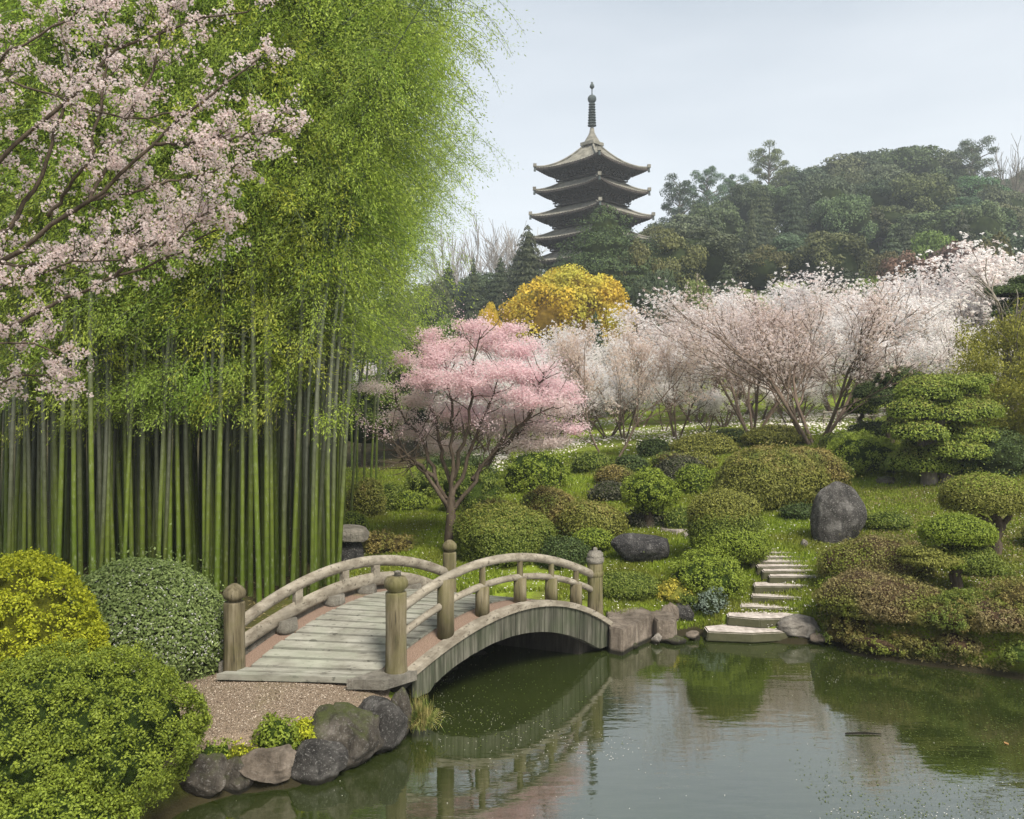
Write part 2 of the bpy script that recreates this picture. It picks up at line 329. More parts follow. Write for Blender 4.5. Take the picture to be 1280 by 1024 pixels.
# gravel landing by the bridge
m, t, o = newmat('gravel'); P0 = wpos(t); v = N(t, 'TexVoronoi', Scale=55.); t.links.new(P0, v.inputs['Vector'])
col = mixc(t, ramp(t, noise(t, 130, 3, .8, P0), [(.38, (0, 0, 0)), (.62, (1, 1, 1))]), (.07, .05, .035), (.36, .285, .21)); col = mixc(t, ramp(t, noise(t, 1.6, 4, .6, P0), [(.5, (0, 0, 0)), (.75, (.5,)*3)]), col, (.16, .15, .06))
principled(t, o, col, .95, .1, v.outputs['Distance'], .8, .02); GRAVEL = m
m, t, o = newmat('red_gravel'); P0 = wpos(t); v = N(t, 'TexVoronoi', Scale=75.); t.links.new(P0, v.inputs['Vector'])
col = mixc(t, noise(t, 110, 2, .6, P0), (.10, .062, .042), (.34, .25, .195)); col = mixc(t, ramp(t, noise(t, 3, 4, .6, P0), [(.6, (0, 0, 0)), (.75, (.5,)*3)]), col, (.09, .12, .03))
principled(t, o, col, .95, .1, v.outputs['Distance'], .8, .015); REDGRAVEL = m
LAND = np.array([(-4.35, 11.1), (-4.5, 9.6), (-4.0, 7.4), (-3.3, 7.6), (-2.7, 8.5), (-2.25, 8.9), (-1.7, 9.4), (-1.35, 10.1), (-1.5, 10.9), (-3.4, 11.4)])
xs = np.arange(-4.7, -1.1, .06); ys = np.arange(7.2, 11.6, .06); XX, YY = np.meshgrid(xs, ys)
ins = np.zeros(XX.shape, bool); wob = .12*HN(np.stack([XX*2.5, YY*2.5, XX*0], -1)); xw, yw = XX+wob, YY+wob
for a, b_ in zip(LAND, np.roll(LAND, -1, 0)):
    cc = (a[1] > yw) != (b_[1] > yw); ins ^= cc & (xw < (b_[0]-a[0])*(yw-a[1])/(b_[1]-a[1]+1e-12)+a[0])
ins &= pond_sd(XX, YY) > .25
q = ins[:-1, :-1] & ins[1:, :-1] & ins[:-1, 1:] & ins[1:, 1:]; i, j = np.nonzero(q); nx_ = len(xs)
gp = MB().add(np.stack([XX, YY, height(XX, YY)+.012], -1).reshape(-1, 3), np.stack([i*nx_+j, i*nx_+j+1, (i+1)*nx_+j+1, (i+1)*nx_+j], -1), GRAVEL, smooth=True)
tag(gp.obj('gravel_path'), kind='structure')
rg = np.random.default_rng(2); cx1 = rg.choice(len(i), 16000); PX = XX[i[cx1], j[cx1]]+rg.uniform(0, .06, 16000); PY = YY[i[cx1], j[cx1]]+rg.uniform(0, .06, 16000)
m, t, o = newmat('pebble'); a_ = t.nodes.new('ShaderNodeAttribute'); a_.attribute_name = 'tint'; principled(t, o, ramp(t, a_.outputs['Fac'], [(0, (.09, .07, .05)), (.5, (.22, .165, .12)), (1, (.46, .40, .33))]), .9, .15)
pb = MB(); add_leaves(pb, np.c_[PX, PY, height(PX, PY)+.016], np.tile([0, 0, 1.], (16000, 1)), .017, .014, m, rg, .5); tag(pb.obj('pebbles'), 'loose reddish pebbles of the gravel landing', 'gravel', kind='stuff')
#@@PART2
def partw(mb, name, root, label=None):
    o = link(name, mb.mesh(name, tuple(root.location)), (0, 0, 0), root)
    if label: o['label'] = label
    return o
def solow(mb, name, base, label, cat, group=None, kind=None):
    return tag(link(name, mb.mesh(name, tuple(base)), base), label, cat, group, kind)

# ------------------------------------------------------------------ arched footbridge
WOODL = woodmat('pale_weathered_wood', (.12, .10, .075), (.235, .21, .165), (.35, .32, .265), scale=5, stretch=(1, 1, 2.5))
POSTM = woodmat('mossy_post_wood', (.05, .042, .022), (.125, .105, .062), (.22, .195, .135), scale=11, moss=(.10, .10, .03))
PLANK = woodmat('grey_deck_plank', (.13, .125, .10), (.225, .22, .185), (.33, .325, .28), scale=7, stretch=(.35, 1.2, 1), moss=(.24, .26, .20))
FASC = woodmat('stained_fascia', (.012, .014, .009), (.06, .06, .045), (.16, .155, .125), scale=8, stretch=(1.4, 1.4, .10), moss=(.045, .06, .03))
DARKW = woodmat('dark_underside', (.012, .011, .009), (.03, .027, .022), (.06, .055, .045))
CONC = rockmat('worn_stone', (.15, .135, .11), (.25, .235, .195), (.38, .35, .30), moss=.0, speck=.3)
zb = .5
def gpt(x, y, z): d = (CZ-z)*FPX/(y-HY); return px(x, y, d)
R0, R1 = gpt(495, 845, zb)[:2], gpt(744, 772, zb)[:2]; L0, L1 = gpt(293, 838, zb)[:2], gpt(562, 752, zb)[:2]
def onplane(pts, A, B):
    r = []
    for x, y in pts:
        k = (x-CX)/FPX; d = B-A; t = (k*A[1]-A[0])/(d[0]-k*d[1]); yy = A[1]+t*d[1]; r.append((t, CZ-(y-HY)/FPX*yy))
    return np.array(r)
def curve(pts, A, B, deg=3):
    tz = onplane(pts, A, B); c = np.polyfit(tz[:, 0], tz[:, 1], deg); return (lambda t: np.polyval(c, t)), tz[0, 0], tz[-1, 0]
outw = nrm(R0-L0)[None][0]*.17
RA, RB = R0+outw, R1+outw
deck_f, td0, td1 = curve([(510,846),(547,810),(585,787),(620,770),(650,756),(685,750),(722,757),(757,775)], RA, RB)
arch_f, ta0, ta1 = curve([(526,871),(560,840),(585,820),(610,807),(640,796),(677,789),(710,792),(747,810)], RA, RB, 2)
def dz(t): return np.where(t < 0, deck_f(0*t)*1.0-.0, deck_f(np.clip(t, 0, 1.06)))
def bp(t, v): # plan position, v=0 right post line, v=1 left post line
    t = np.asarray(t, float)[..., None]; v = np.asarray(v, float)[..., None]; return (R0+(R1-R0)*t)*(1-v)+(L0+(L1-L0)*t)*v
WID = np.linalg.norm(R0-L0)
bridge = empty('footbridge', 'arched garden footbridge of pale weathered wood with curved double rails over the pond', 'bridge', (*bp(.5, .5), 0))
def strip(t0, t1, v0, v1, dzz, thick, mat, name, n=48):
    t = np.linspace(t0, t1, n); mb = MB(); a = bp(t, t*0+v0); b_ = bp(t, t*0+v1); z = dz(t)+dzz
    V = np.concatenate([np.c_[a, z], np.c_[b_, z], np.c_[a, z-thick], np.c_[b_, z-thick]]); i = np.arange(n-1)
    mb.add(V, np.concatenate([np.stack([i, i+1, n+i+1, n+i], 1), np.stack([2*n+i, 3*n+i, 3*n+i+1, 2*n+i+1], 1), np.stack([i, 2*n+i, 2*n+i+1, i+1], 1), np.stack([n+i, n+i+1, 3*n+i+1, 3*n+i], 1),
      np.array([(0, n, 3*n, 2*n), (n-1, 3*n-1, 4*n-1, 2*n-1)])]), mat, smooth=False); return mb
vo = -.17/WID
# planks, each slightly uneven
mb = MB(); r = np.random.default_rng(5); n = 27; ts = np.linspace(-.075, 1.05, n+1); VL, VR = .92, .115
for k in range(n):
    a, b_ = ts[k]+.005, ts[k+1]-.005; j1, j2 = r.uniform(-.004, .004, 2); zo = r.uniform(-.004, .004)
    vl = VL+(0.06 if a < -.01 else 0)
    C = []
    for dd in (-.06, .012):
        for tt, vv in ((a, VR+j1), (b_, VR+j1), (b_, vl+j2), (a, vl+j2)):
            q = bp(tt, vv); C.append((*q, float(dz(np.array(tt)))+dd+zo))
    Vb = np.array(C); Vb = Vb[[0, 3, 2, 1, 4, 7, 6, 5]]; box8(mb, Vb, PLANK)
partw(mb, 'plank_deck', bridge)
partw(strip(-.03, 1.06, vo+.10/WID, VR-.004, .0, .10, REDGRAVEL, 'x'), 'gravel_strip', bridge)
partw(strip(-.0, 1.04, VL+.004, 1.03, .0, .10, REDGRAVEL, 'x'), 'gravel_strip', bridge)
partw(strip(.0, 1.06, vo-.035/WID, vo+.10/WID-.003, .022, .085, WOODL, 'x'), 'edge_board', bridge)
partw(strip(.0, 1.04, 1.033, 1.10, .06, .14, CONC, 'x'), 'edge_board', bridge)
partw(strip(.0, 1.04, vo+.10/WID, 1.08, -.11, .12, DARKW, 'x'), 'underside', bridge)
for side, v in (('r', vo-.0), ('l', 1.06)):
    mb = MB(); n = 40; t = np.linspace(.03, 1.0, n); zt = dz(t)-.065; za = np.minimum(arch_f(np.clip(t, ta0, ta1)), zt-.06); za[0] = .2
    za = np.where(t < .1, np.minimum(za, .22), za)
    if side == 'l': za = za*0-.05  # left boards extended down to close the opening and darken under the arch
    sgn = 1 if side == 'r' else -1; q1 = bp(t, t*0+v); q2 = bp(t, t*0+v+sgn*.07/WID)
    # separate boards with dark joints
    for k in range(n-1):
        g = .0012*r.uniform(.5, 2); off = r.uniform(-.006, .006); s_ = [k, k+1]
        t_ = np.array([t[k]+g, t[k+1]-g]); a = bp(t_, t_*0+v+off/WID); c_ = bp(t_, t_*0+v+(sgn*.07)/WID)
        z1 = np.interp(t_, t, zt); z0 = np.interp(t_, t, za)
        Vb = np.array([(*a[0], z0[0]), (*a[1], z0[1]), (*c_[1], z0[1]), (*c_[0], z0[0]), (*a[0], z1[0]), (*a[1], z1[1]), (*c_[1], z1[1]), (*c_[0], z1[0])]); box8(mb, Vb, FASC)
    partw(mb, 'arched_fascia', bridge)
mb = MB(); c4 = [bp(.90, .0), bp(1.04, .0), bp(1.04, 1.05), bp(.90, 1.05)]; zt_ = float(arch_f(.93))-.01; box8(mb, np.array([(*q, -.4) for q in c4]+[(*q, z_) for q, z_ in zip(c4, (float(deck_f(.90))-.14, float(deck_f(1.04))-.14, float(deck_f(1.04))-.14, float(deck_f(.90))-.14))]), DARKW); partw(mb, 'added_dark_block', bridge)  # dark block added below the far end so the arch opening reads shadowed
# end slab at the near right post
mb = MB(); C = [gpt(437, 872, .50), gpt(475, 876, .50), gpt(512, 848, .56), gpt(470, 842, .56)]
C[1] = np.array([*(R0+outw*1.35+(R0-R1)*.115), .56]); C[2] = np.array([*(R0+outw*1.35+(R1-R0)*.012), .565]); C[3] = np.array([*bp(.012, .115), .565]); C[0] = np.array([*bp(-.115, .115), .56])
box8(mb, np.array([(c[0], c[1], c[2]-.12) for c in C]+[tuple(c) for c in C]), CONC); partw(mb, 'end_slab', bridge)
def finial_post(P, z0, h, rad, kind, lab):
    mb = MB(); zs = z0-.12; hb = h*.80
    lathe(mb, [(0, zs), (rad*1.07, zs), (rad*1.06, z0+.02), (rad*1.0, z0+.1), (rad*.97, z0+h*.4), (rad*.97, z0+hb-.02), (rad*.90, z0+hb), (0, z0+hb)], POSTM, 24, (P[0], P[1], 0), wob=.004)
    ob = partw(mb, 'post', bridge, lab); mb = MB()
    zt = z0+hb
    if kind == 'ball':
        q = h*.2; pr = [(rad*.60, zt-.01), (rad*.62, zt+q*.10), (rad*.98, zt+q*.2), (rad*1.08, zt+q*.42), (rad*.98, zt+q*.64), (rad*.66, zt+q*.84), (rad*.3, zt+q*.97), (0, zt+q)]
        lathe(mb, pr, POSTM, 24, (P[0], P[1], 0))
    elif kind == 'pot':
        q = h*.2; pr = [(rad*.66, zt-.01), (rad*.72, zt+q*.05), (rad*1.12, zt+q*.28), (rad*1.13, zt+q*.52), (rad*.9, zt+q*.74), (rad*.72, zt+q*.76), (rad*.5, zt+q*.8), (0, zt+q*.8)]
        lathe(mb, pr, POSTM, 24, (P[0], P[1], 0)); lathe(mb, [(0, zt+q*.8), (rad*.34, zt+q*.8), (rad*.3, zt+q*.98), (rad*.42, zt+q*1.03), (0, zt+q*1.08)], CONC, 12, (P[0]+.02, P[1], 0))
    else:
        q = h*.2; pr = [(rad*.97, zt-.01), (rad*1.13, zt+.01), (rad*1.13, zt+q*.30), (rad*.98, zt+q*.36), (rad*1.03, zt+q*.42), (rad*1.03, zt+q*.58), (rad*.84, zt+q*.66), (rad*.8, zt+q*.78), (rad*.25, zt+q*.84), (rad*.32, zt+q*.95), (rad*.2, zt+q*1.05), (0, zt+q*1.08)]
        lathe(mb, pr, CONC, 24, (P[0], P[1], 0)); lathe(mb, [(rad*.98, z0+h*.60), (rad*1.06, z0+h*.61), (rad*1.06, z0+h*.66), (rad*.98, z0+h*.67)], POSTM, 24, (P[0], P[1], 0))
    c = link('finial', mb.mesh('finial', tuple(bridge.location)), (0, 0, 0), ob)
finial_post(L0, .45, 1.16, .135, 'ball', 'tall round end post with an onion shaped top, near left')
finial_post(R0, .56, 1.24, .135, 'pot', 'thick mossy end post with a pot shaped top, nearest the water')
finial_post(R1, .5, 1.10, .125, 'cap', 'far end post with a ringed stone cap')
finial_post(L1, .5, 1.06, .118, 'ball', 'far left end post with a rounded top')
def rail(pts, A, B, v, rad, name, deg=3, sq=None, t0=None, t1=None):
    f_, a, b_ = curve(pts, A, B, deg); a = a if t0 is None else t0; b_ = b_ if t1 is None else t1
    t = np.linspace(a, b_, 44); q = bp(t, t*0+v); mb = MB(); tube(mb, np.c_[q, f_(t)], rad, WOODL, 12, squash=sq); partw(mb, name, bridge); return f_
rt = rail([(509,756),(535,735),(560,720),(597,706),(635,699),(672,697),(710,705),(739,718)], R0, R1, 0, .062, 'top_rail', t0=.0, t1=.985)
rl_pts = [(509,787),(535,768),(570,747),(610,730),(650,721),(685,721),(722,730),(755,745)]
rl = rail(rl_pts, R0, R1, 0, .047, 'lower_rail', t0=.0, t1=1.0)
lt = rail([(306,775),(340,750),(377,727),(415,714),(452,704),(490,700),(527,705),(556,716)], L0, L1, 1, .075, 'top_rail', sq=(.75, 1.1), t0=.0, t1=1.0)
ll = rail([(306,802),(340,775),(377,757),(415,741),(452,726),(485,722),(535,731)], L0, L1, 1, .075, 'lower_rail', sq=(.5, 1.35), t0=.0, t1=1.0)
def tof(x, A, B): return onplane([(x, 700)], A, B)[0, 0]
for x, rad, full in ((557, .115, 1), (588, .10, 0), (650, .095, 0), (689, .095, 0), (720, .095, 0)):
    x = 603 if x == 588 else x; t_ = tof(x, R0, R1); q = bp(t_, 0.); z0 = float(dz(np.array(t_)))-.03; mb = MB()
    if full: lathe(mb, [(0, z0), (rad, z0), (rad*.96, float(rt(t_))-.01), (0, float(rt(t_))-.01)], POSTM, 18, (*q, 0))
    else:
        zl = float(rl(t_)); lathe(mb, [(0, z0), (rad, z0), (rad*.97, zl-.01), (0, zl-.01)], POSTM, 18, (*q, 0)); lathe(mb, [(.045, zl), (.042, float(rt(t_)))], POSTM, 12, (*q, 0))
    partw(mb, 'baluster', bridge)
for x in (358, 418, 458, 515):
    t_ = tof(x, L0, L1); q = bp(t_, 1.); z0 = float(dz(np.array(t_)))-.03; zl = float(ll(t_)); mb = MB(); an = math.atan2(*(L1-L0)[::-1])
    lathe(mb, [(0, z0), (.15, z0), (.16, z0+.05), (.15, max(zl-.07, z0+.06)), (0, max(zl-.07, z0+.06))], CONC, 10, (*q, 0)); partw(mb, 'base_block', bridge)
    if x != 515:
        mb = MB(); t2 = t_+.045; q = bp(t2, 1.); box(mb, (*q, (float(ll(t2))+float(lt(t2)))/2), (.13, .07, float(lt(t2))-float(ll(t2))), WOODL, an); partw(mb, 'strut', bridge)

# ------------------------------------------------------------------ rocks
def ico(sub=4):
    import bmesh
    bm = bmesh.new(); bmesh.ops.create_icosphere(bm, subdivisions=sub, radius=1); V = np.array([v.co[:] for v in bm.verts]); F = np.array([[v.index for v in f.verts] for f in bm.faces]); bm.free(); return V, F
ICO = ico(5); ICO3 = ico(3)
GREY = rockmat('grey_rock', (.018, .017, .016), (.085, .08, .074), (.27, .26, .245), speck=.6)
DARKR = rockmat('dark_rock', (.018, .018, .02), (.055, .053, .053), (.15, .145, .14), speck=.55)
TANR = rockmat('tan_rock', (.10, .08, .06), (.26, .215, .17), (.42, .36, .30), moss=.0, speck=.2)
MOSSR = rockmat('mossy_rock', (.035, .03, .024), (.12, .105, .085), (.30, .27, .235), moss=.27, speck=.5)
PALER = rockmat('pale_rock', (.14, .125, .11), (.33, .30, .26), (.50, .47, .42), speck=.2)
PAVE = rockmat('paving_stone', (.18, .155, .13), (.42, .37, .335), (.60, .54, .50), speck=.1)
def rock_mesh(mb, c, s, mat, seed, rough=.22, facet=.62, rz=0., square=0.):
    V, F = ICO; r = np.random.default_rng(seed); V = V.copy()
    if square: V = V/np.max(np.abs(V), axis=1, keepdims=True)**square
    for k in range(14):       # chop flat facets
        d = nrm(r.normal(size=3)); lim = r.uniform(.56, .9); q = V@d; V = V-np.outer(np.maximum(q-lim, 0)*facet*1.4, d)
    V = V*(1+rough*Noise(seed, 1.6)(V)+rough*.35*Noise(seed+1, 5)(V)+rough*.12*Noise(seed+2, 13)(V)-rough*.28*np.exp(-(Noise(seed+5, 4.2)(V)/.10)**2))[:, None]
    V = V*np.asarray(s); cr, sr = math.cos(rz), math.sin(rz); V[:, :2] = V[:, :2]@np.array([[cr, sr], [-sr, cr]]); mb.add(V+np.asarray(c), F, mat, smooth=True)
def rock(x, y, wpx, hpx, mat, seed, label, z=None, group=None, rough=.22, facet=.64, depth=.8, rz=0., square=0., name='rock', sink=.3, d=None):
    """x, y: pixel of the foot; wpx, hpx: its size in pixels there"""
    if d is not None: p = px(x, y, d)
    elif z is None: p = ground(x, y)
    else: p = gpt(x, y, z)
    k = p[1]/FPX; sx_, sz_ = wpx*k/2, hpx*k/2/(1-sink/2); c = p+np.array([0, sx_*depth*.6, sz_*(1-sink)]); mb = MB()
    rock_mesh(mb, c, (sx_, sx_*depth, sz_), mat, seed, rough, facet, rz, square); return solow(mb, name, c-np.array([0, 0, sz_*.9]), label, 'rock', group)
rock(249, 1003, 62, 62, MOSSR, 21, 'rounded speckled mossy rock at the foot of the big green bush, at the waterline', z=0.)
rock(286, 994, 50, 40, MOSSR, 22, 'small dark brown rock between the speckled rock and the flat tan rock', z=0.)
rock(328, 992, 92, 48, TANR, 23, 'flat topped tan rock with a mossy right side at the pond edge', z=0., facet=.8, sink=.2)
rock(390, 976, 74, 54, GREY, 24, 'bare grey boulder at the pond edge, left of the big mossy boulders', z=0., facet=.8)
rock(434, 960, 98, 66, MOSSR, 25, 'large sloping mossy boulder in the middle of the near shore', z=0., rough=.28, square=.3, sink=.4)
rock(474, 944, 78, 68, GREY, 26, 'reddish grey boulder below the bridge end slab', z=0., square=.3, sink=.4)
rock(498, 926, 46, 62, MOSSR, 27, 'narrow upright mossy rock against the corner of the bridge', z=0.)
rock(585, 846, 50, 40, DARKR, 28, 'dark rock in the shadow under the bridge arch', d=12.9)
rock(545, 858, 60, 40, DARKR, 281, 'dark damp boulder under the near end of the bridge', d=12.2)
rock(803, 706, 84, 40, DARKR, 29, 'large dark lens shaped boulder lying on the lawn beyond the bridge', sink=.1, rough=.12, facet=.35, depth=.62)
rock(1050, 680, 72, 76, GREY, 36, 'tall upright grey boulder with a rounded top above the stone steps', rough=.09, facet=.4, depth=.6, sink=.35, square=.22)
rock(1006, 684, 11, 10, PALER, 31, 'small pale stone beside the tall upright boulder')
rock(1128, 690, 44, 14, MOSSR, 311, 'low mossy stone in the grass right of the tall boulder')
rock(855, 780, 34, 26, GREY, 32, 'squat grey rock between the stone landing and the yellow shrubs', square=.4)
rock(838, 779, 22, 26, TANR, 321, 'small brown rock touching the landing block')
rock(822, 806, 17, 15, PALER, 33, 'small round pale stone at the waterline under the landing', z=0.)
rock(1006, 798, 52, 26, PALER, 34, 'smooth light boulder lying on the right end of the lowest step', z=0.06, facet=.7, sink=.2)
for k, (x, y, w_, h_) in enumerate(((845, 806, 26, 9), (868, 800, 24, 10), (790, 812, 20, 10), (1022, 806, 22, 12), (760, 806, 24, 18))):
    rock(x, y, w_, h_, (MOSSR, TANR)[k % 2], 40+k, ('flat dark stone at the water right of the round pale stone', 'brown stone at the water left of the lowest step', 'low stone at the water below the landing', 'brown stone right of the smooth light boulder', 'dark rock under the far right end of the bridge')[k], z=0.)
rock(1110, 606, 30, 10, MOSSR, 51, 'flat mossy stone on the slope above the tall boulder')
rock(1188, 605, 30, 14, TANR, 52, 'tan stone at the foot of the cloud pruned pine')
# landing blocks beyond the bridge
def slab_px(pts, z, th, mat, name, label, cat, jig=.012, base=None):
    """pts: pixel outline of a top face lying at height z"""
    import bmesh
    P = np.array([gpt(x, y, z)[:2] for x, y in pts]); bm = bmesh.new(); c = P.mean(0)
    vs = [bm.verts.new((q[0]-c[0], q[1]-c[1], th)) for q in P]; f_ = bm.faces.new(vs); f_.normal_update()
    if f_.normal.z < 0: f_.normal_flip()
    ex = bmesh.ops.extrude_face_region(bm, geom=[f_]); lower = [g for g in ex['geom'] if isinstance(g, bmesh.types.BMVert)]
    for v in lower: v.co.z = 0; v.co.x *= 1.04; v.co.y *= 1.04
    bmesh.ops.recalc_face_normals(bm, faces=bm.faces); bmesh.ops.bevel(bm, geom=list(bm.edges), offset=.018, segments=2, affect='EDGES'); bmesh.ops.triangulate(bm, faces=bm.faces)
    bmesh.ops.subdivide_edges(bm, edges=[e_ for e_ in bm.edges if e_.calc_length() > .12], cuts=2, use_grid_fill=False); bmesh.ops.triangulate(bm, faces=bm.faces)
    nn = Noise(int(pts[0][0]), 7.)
    for v in bm.verts:
        q = np.array([v.co[:]]); v.co += v.normal*float(nn(q)[0])*jig
    me = bpy.data.meshes.new(name); bm.to_mesh(me); bm.free(); me.materials.append(mat); o = link(name, me, (c[0], c[1], z-th)); return tag(o, label, cat)
slab_px([(757, 757), (800, 757), (818, 768), (800, 776), (778, 787), (762, 784)], .40, .42, TANR, 'stone_block', 'broad pale stone landing block at the far end of the bridge', 'stone block')
slab_px([(800, 758), (835, 760), (846, 770), (842, 777), (822, 776)], .36, .34, TANR, 'stone_block', 'smaller stone landing block to the right of the broad one', 'stone block')
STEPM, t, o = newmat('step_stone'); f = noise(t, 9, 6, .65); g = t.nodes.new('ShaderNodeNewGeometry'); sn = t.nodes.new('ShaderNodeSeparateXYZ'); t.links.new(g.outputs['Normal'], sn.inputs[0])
col = mixc(t, ramp(t, sn.outputs[2], [(.35, (0, 0, 0)), (.7, (1, 1, 1))]), mixc(t, f, (.025, .03, .012), (.09, .085, .05)), ramp(t, f, [(.3, (.22, .19, .165)), (.5, (.42, .375, .34)), (.7, (.56, .51, .47))])); principled(t, o, col, .85, .2, f, .4, .02)  # tread light and riser shade put into the colour by facing, risers mossy
steps = [((880, 783), (925, 779), (982, 783), (985, 789), (940, 791), (885, 789), 'lowest and widest stone step, at the waterline'), ((908, 764), (950, 762), (1003, 766), (1006, 772), (950, 773), (910, 770), 'second stone step up from the water'),
 ((924, 752), (1004, 753), (1006, 760), (926, 758), 'third stone step up from the water'), ((938, 740), (1008, 741), (1010, 747), (940, 745), 'fourth stone step up, below the grassy gap'), ((948, 728), (1014, 727), (1016, 732), (949, 732), 'fifth stone step up, above the grassy gap'),
 ((966, 715.5), (1028, 714.5), (1030, 720), (968, 720), 'sixth stone step up, with a tall front face'), ((957, 709.5), (1029, 708.5), (1032, 712.5), (960, 713.5), 'seventh stone step up, the widest of the upper flight'), ((950, 703.7), (1020, 703.2), (1024, 707), (953, 707.8), 'eighth stone step up from the water'),
 ((942, 698.3), (1008, 697.8), (1013, 701.4), (945, 702.2), 'ninth stone step up from the water'), ((934, 693), (994, 692.6), (999, 696), (937, 696.8), 'tenth stone step up from the water'), ((929, 688), (979, 687.6), (984, 690.8), (932, 691.4), 'eleventh stone step, next to top of the flight'), ((938, 683), (960, 683), (966, 686), (941, 687), 'topmost stone step of the flight')]
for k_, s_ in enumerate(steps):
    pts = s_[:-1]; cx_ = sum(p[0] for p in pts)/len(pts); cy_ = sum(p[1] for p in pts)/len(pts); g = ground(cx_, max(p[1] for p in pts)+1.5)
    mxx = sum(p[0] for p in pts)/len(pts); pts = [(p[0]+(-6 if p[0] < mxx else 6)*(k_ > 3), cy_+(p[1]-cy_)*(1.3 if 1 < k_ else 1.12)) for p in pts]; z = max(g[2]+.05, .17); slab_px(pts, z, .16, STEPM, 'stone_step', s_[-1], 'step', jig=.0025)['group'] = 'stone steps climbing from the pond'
for pts, lab in (([(824, 657), (850, 657), (862, 662), (846, 664), (826, 661)], 'flat paving stone of the path left of the big dome bush'), ([(850, 664), (866, 663), (872, 667), (856, 669)], 'small paving stone touching the left of the big dome bush'), ([(868, 688), (882, 687), (884, 691), (871, 692)], 'lone paving stone peeping out under the big dome bush')):
    g = ground(sum(p[0] for p in pts)/len(pts), sum(p[1] for p in pts)/len(pts)); slab_px(pts, g[2]+.03, .12, PAVE, 'paving_stone', lab, 'paving stone', jig=.004)
# low stone table left of the pink cherry
p = ground(433, 706); k = p[1]/FPX; stb = empty('stone_table', 'low stone table with a thick flat slab top beside the bamboo', 'stone table', p)
mb = MB(); rock_mesh(mb, p+np.array([0, .3, .62]), (27*k, .40, .15), CONC, 71, .05, .25, 0, .92); partw(mb, 'slab_top', stb)
mb = MB(); rock_mesh(mb, p+np.array([0, .3, .25]), (19*k, .28, .36), DARKR, 72, .05, .3, 0, .8); partw(mb, 'pedestal', stb)

# ------------------------------------------------------------------ pagoda
ROOF = None
m, t, o = newmat('weathered_roof'); f = noise(t, 1.6, 6, .65); principled(t, o, ramp(t, f, [(.3, (.09, .087, .073)), (.5, (.175, .168, .14)), (.72, (.28, .27, .23))]), .85, .2, f, .5, .05); ROOF = m
PDARK = woodmat('aged_dark_timber', (.022, .018, .016), (.055, .045, .038), (.10, .085, .07), scale=4)
PLAS = rockmat('old_plaster', (.14, .13, .12), (.24, .23, .21), (.34, .33, .31), speck=.1)
BRONZE = rockmat('green_bronze', (.03, .045, .045), (.08, .10, .10), (.17, .19, .18), speck=.1)
PD = 88.0; pc = px(740, 500, PD); pz = H(pc[0], pc[1]); pk = PD/FPX
pag = empty('pagoda', 'dark five storey wooden pagoda with curved roofs and a tall bronze spire on the hill', 'pagoda', (pc[0], pc[1], pz-.3), rz=math.radians(46.5))
def zat(y): return CZ-(y-HY)*pk-(pz-.3)
def pg(mb, name, parent=pag): return mb.obj(name, (0, 0, 0), parent)
def roofmesh(ri, ro, zi, ze, lift, top=False):
    mb = MB(); ns, n_t = 97, 14; s = np.linspace(-1, 1, ns); t = np.linspace(0, 1, n_t)
    Tt, Ss = np.meshgrid(t, s, indexing='ij'); rad = ri+(ro-ri)*Tt
    zz = ze+(zi-ze)*(1-Tt)**(1.75 if top else 1.35)+lift*(np.abs(Ss)**3.2)*Tt**2; rib = (.045*(np.arange(ns) % 4 < 2))[None]
    outb = (1+.03*np.abs(Ss)**3*Tt)
    for k in range(4):
        a = k*math.pi/2; c_, s2 = math.cos(a), math.sin(a); i = np.arange(n_t-1)[:, None]*ns; j = np.arange(ns-1)[None]
        F = np.stack([i+j, i+j+1, i+ns+j+1, i+ns+j], -1).reshape(-1, 4)
        for und in (0, 1):
            x = rad*outb; y = rad*Ss*outb; z = zz+rib if not und else (zz-.20-(1-Tt)*.25*0)-.35*(1-Tt)
            V = np.stack([x*c_-y*s2, x*s2+y*c_, z], -1).reshape(-1, 3); mb.add(V, F if not und else F[:, ::-1], ROOF if not und else PDARK)
        x = (rad*outb)[-1]; y = (rad*Ss*outb)[-1]; zt, zu = (zz+rib)[-1], zz[-1]-.20
        V = np.concatenate([np.stack([x*c_-y*s2, x*s2+y*c_, q], -1) for q in (zu, zt)]); jj = np.arange(ns-1); mb.add(V, np.stack([jj, jj+1, ns+jj+1, ns+jj], -1), PDARK)
    return mb
st = [(212, 181, 70.5, 38), (241, 227, 71, 40), (272, 258, 76, 43), (300, 286, 78, 46), (328, 314, 82, 49)]   # eave y, roof top y, half diagonal px, wall half diagonal px
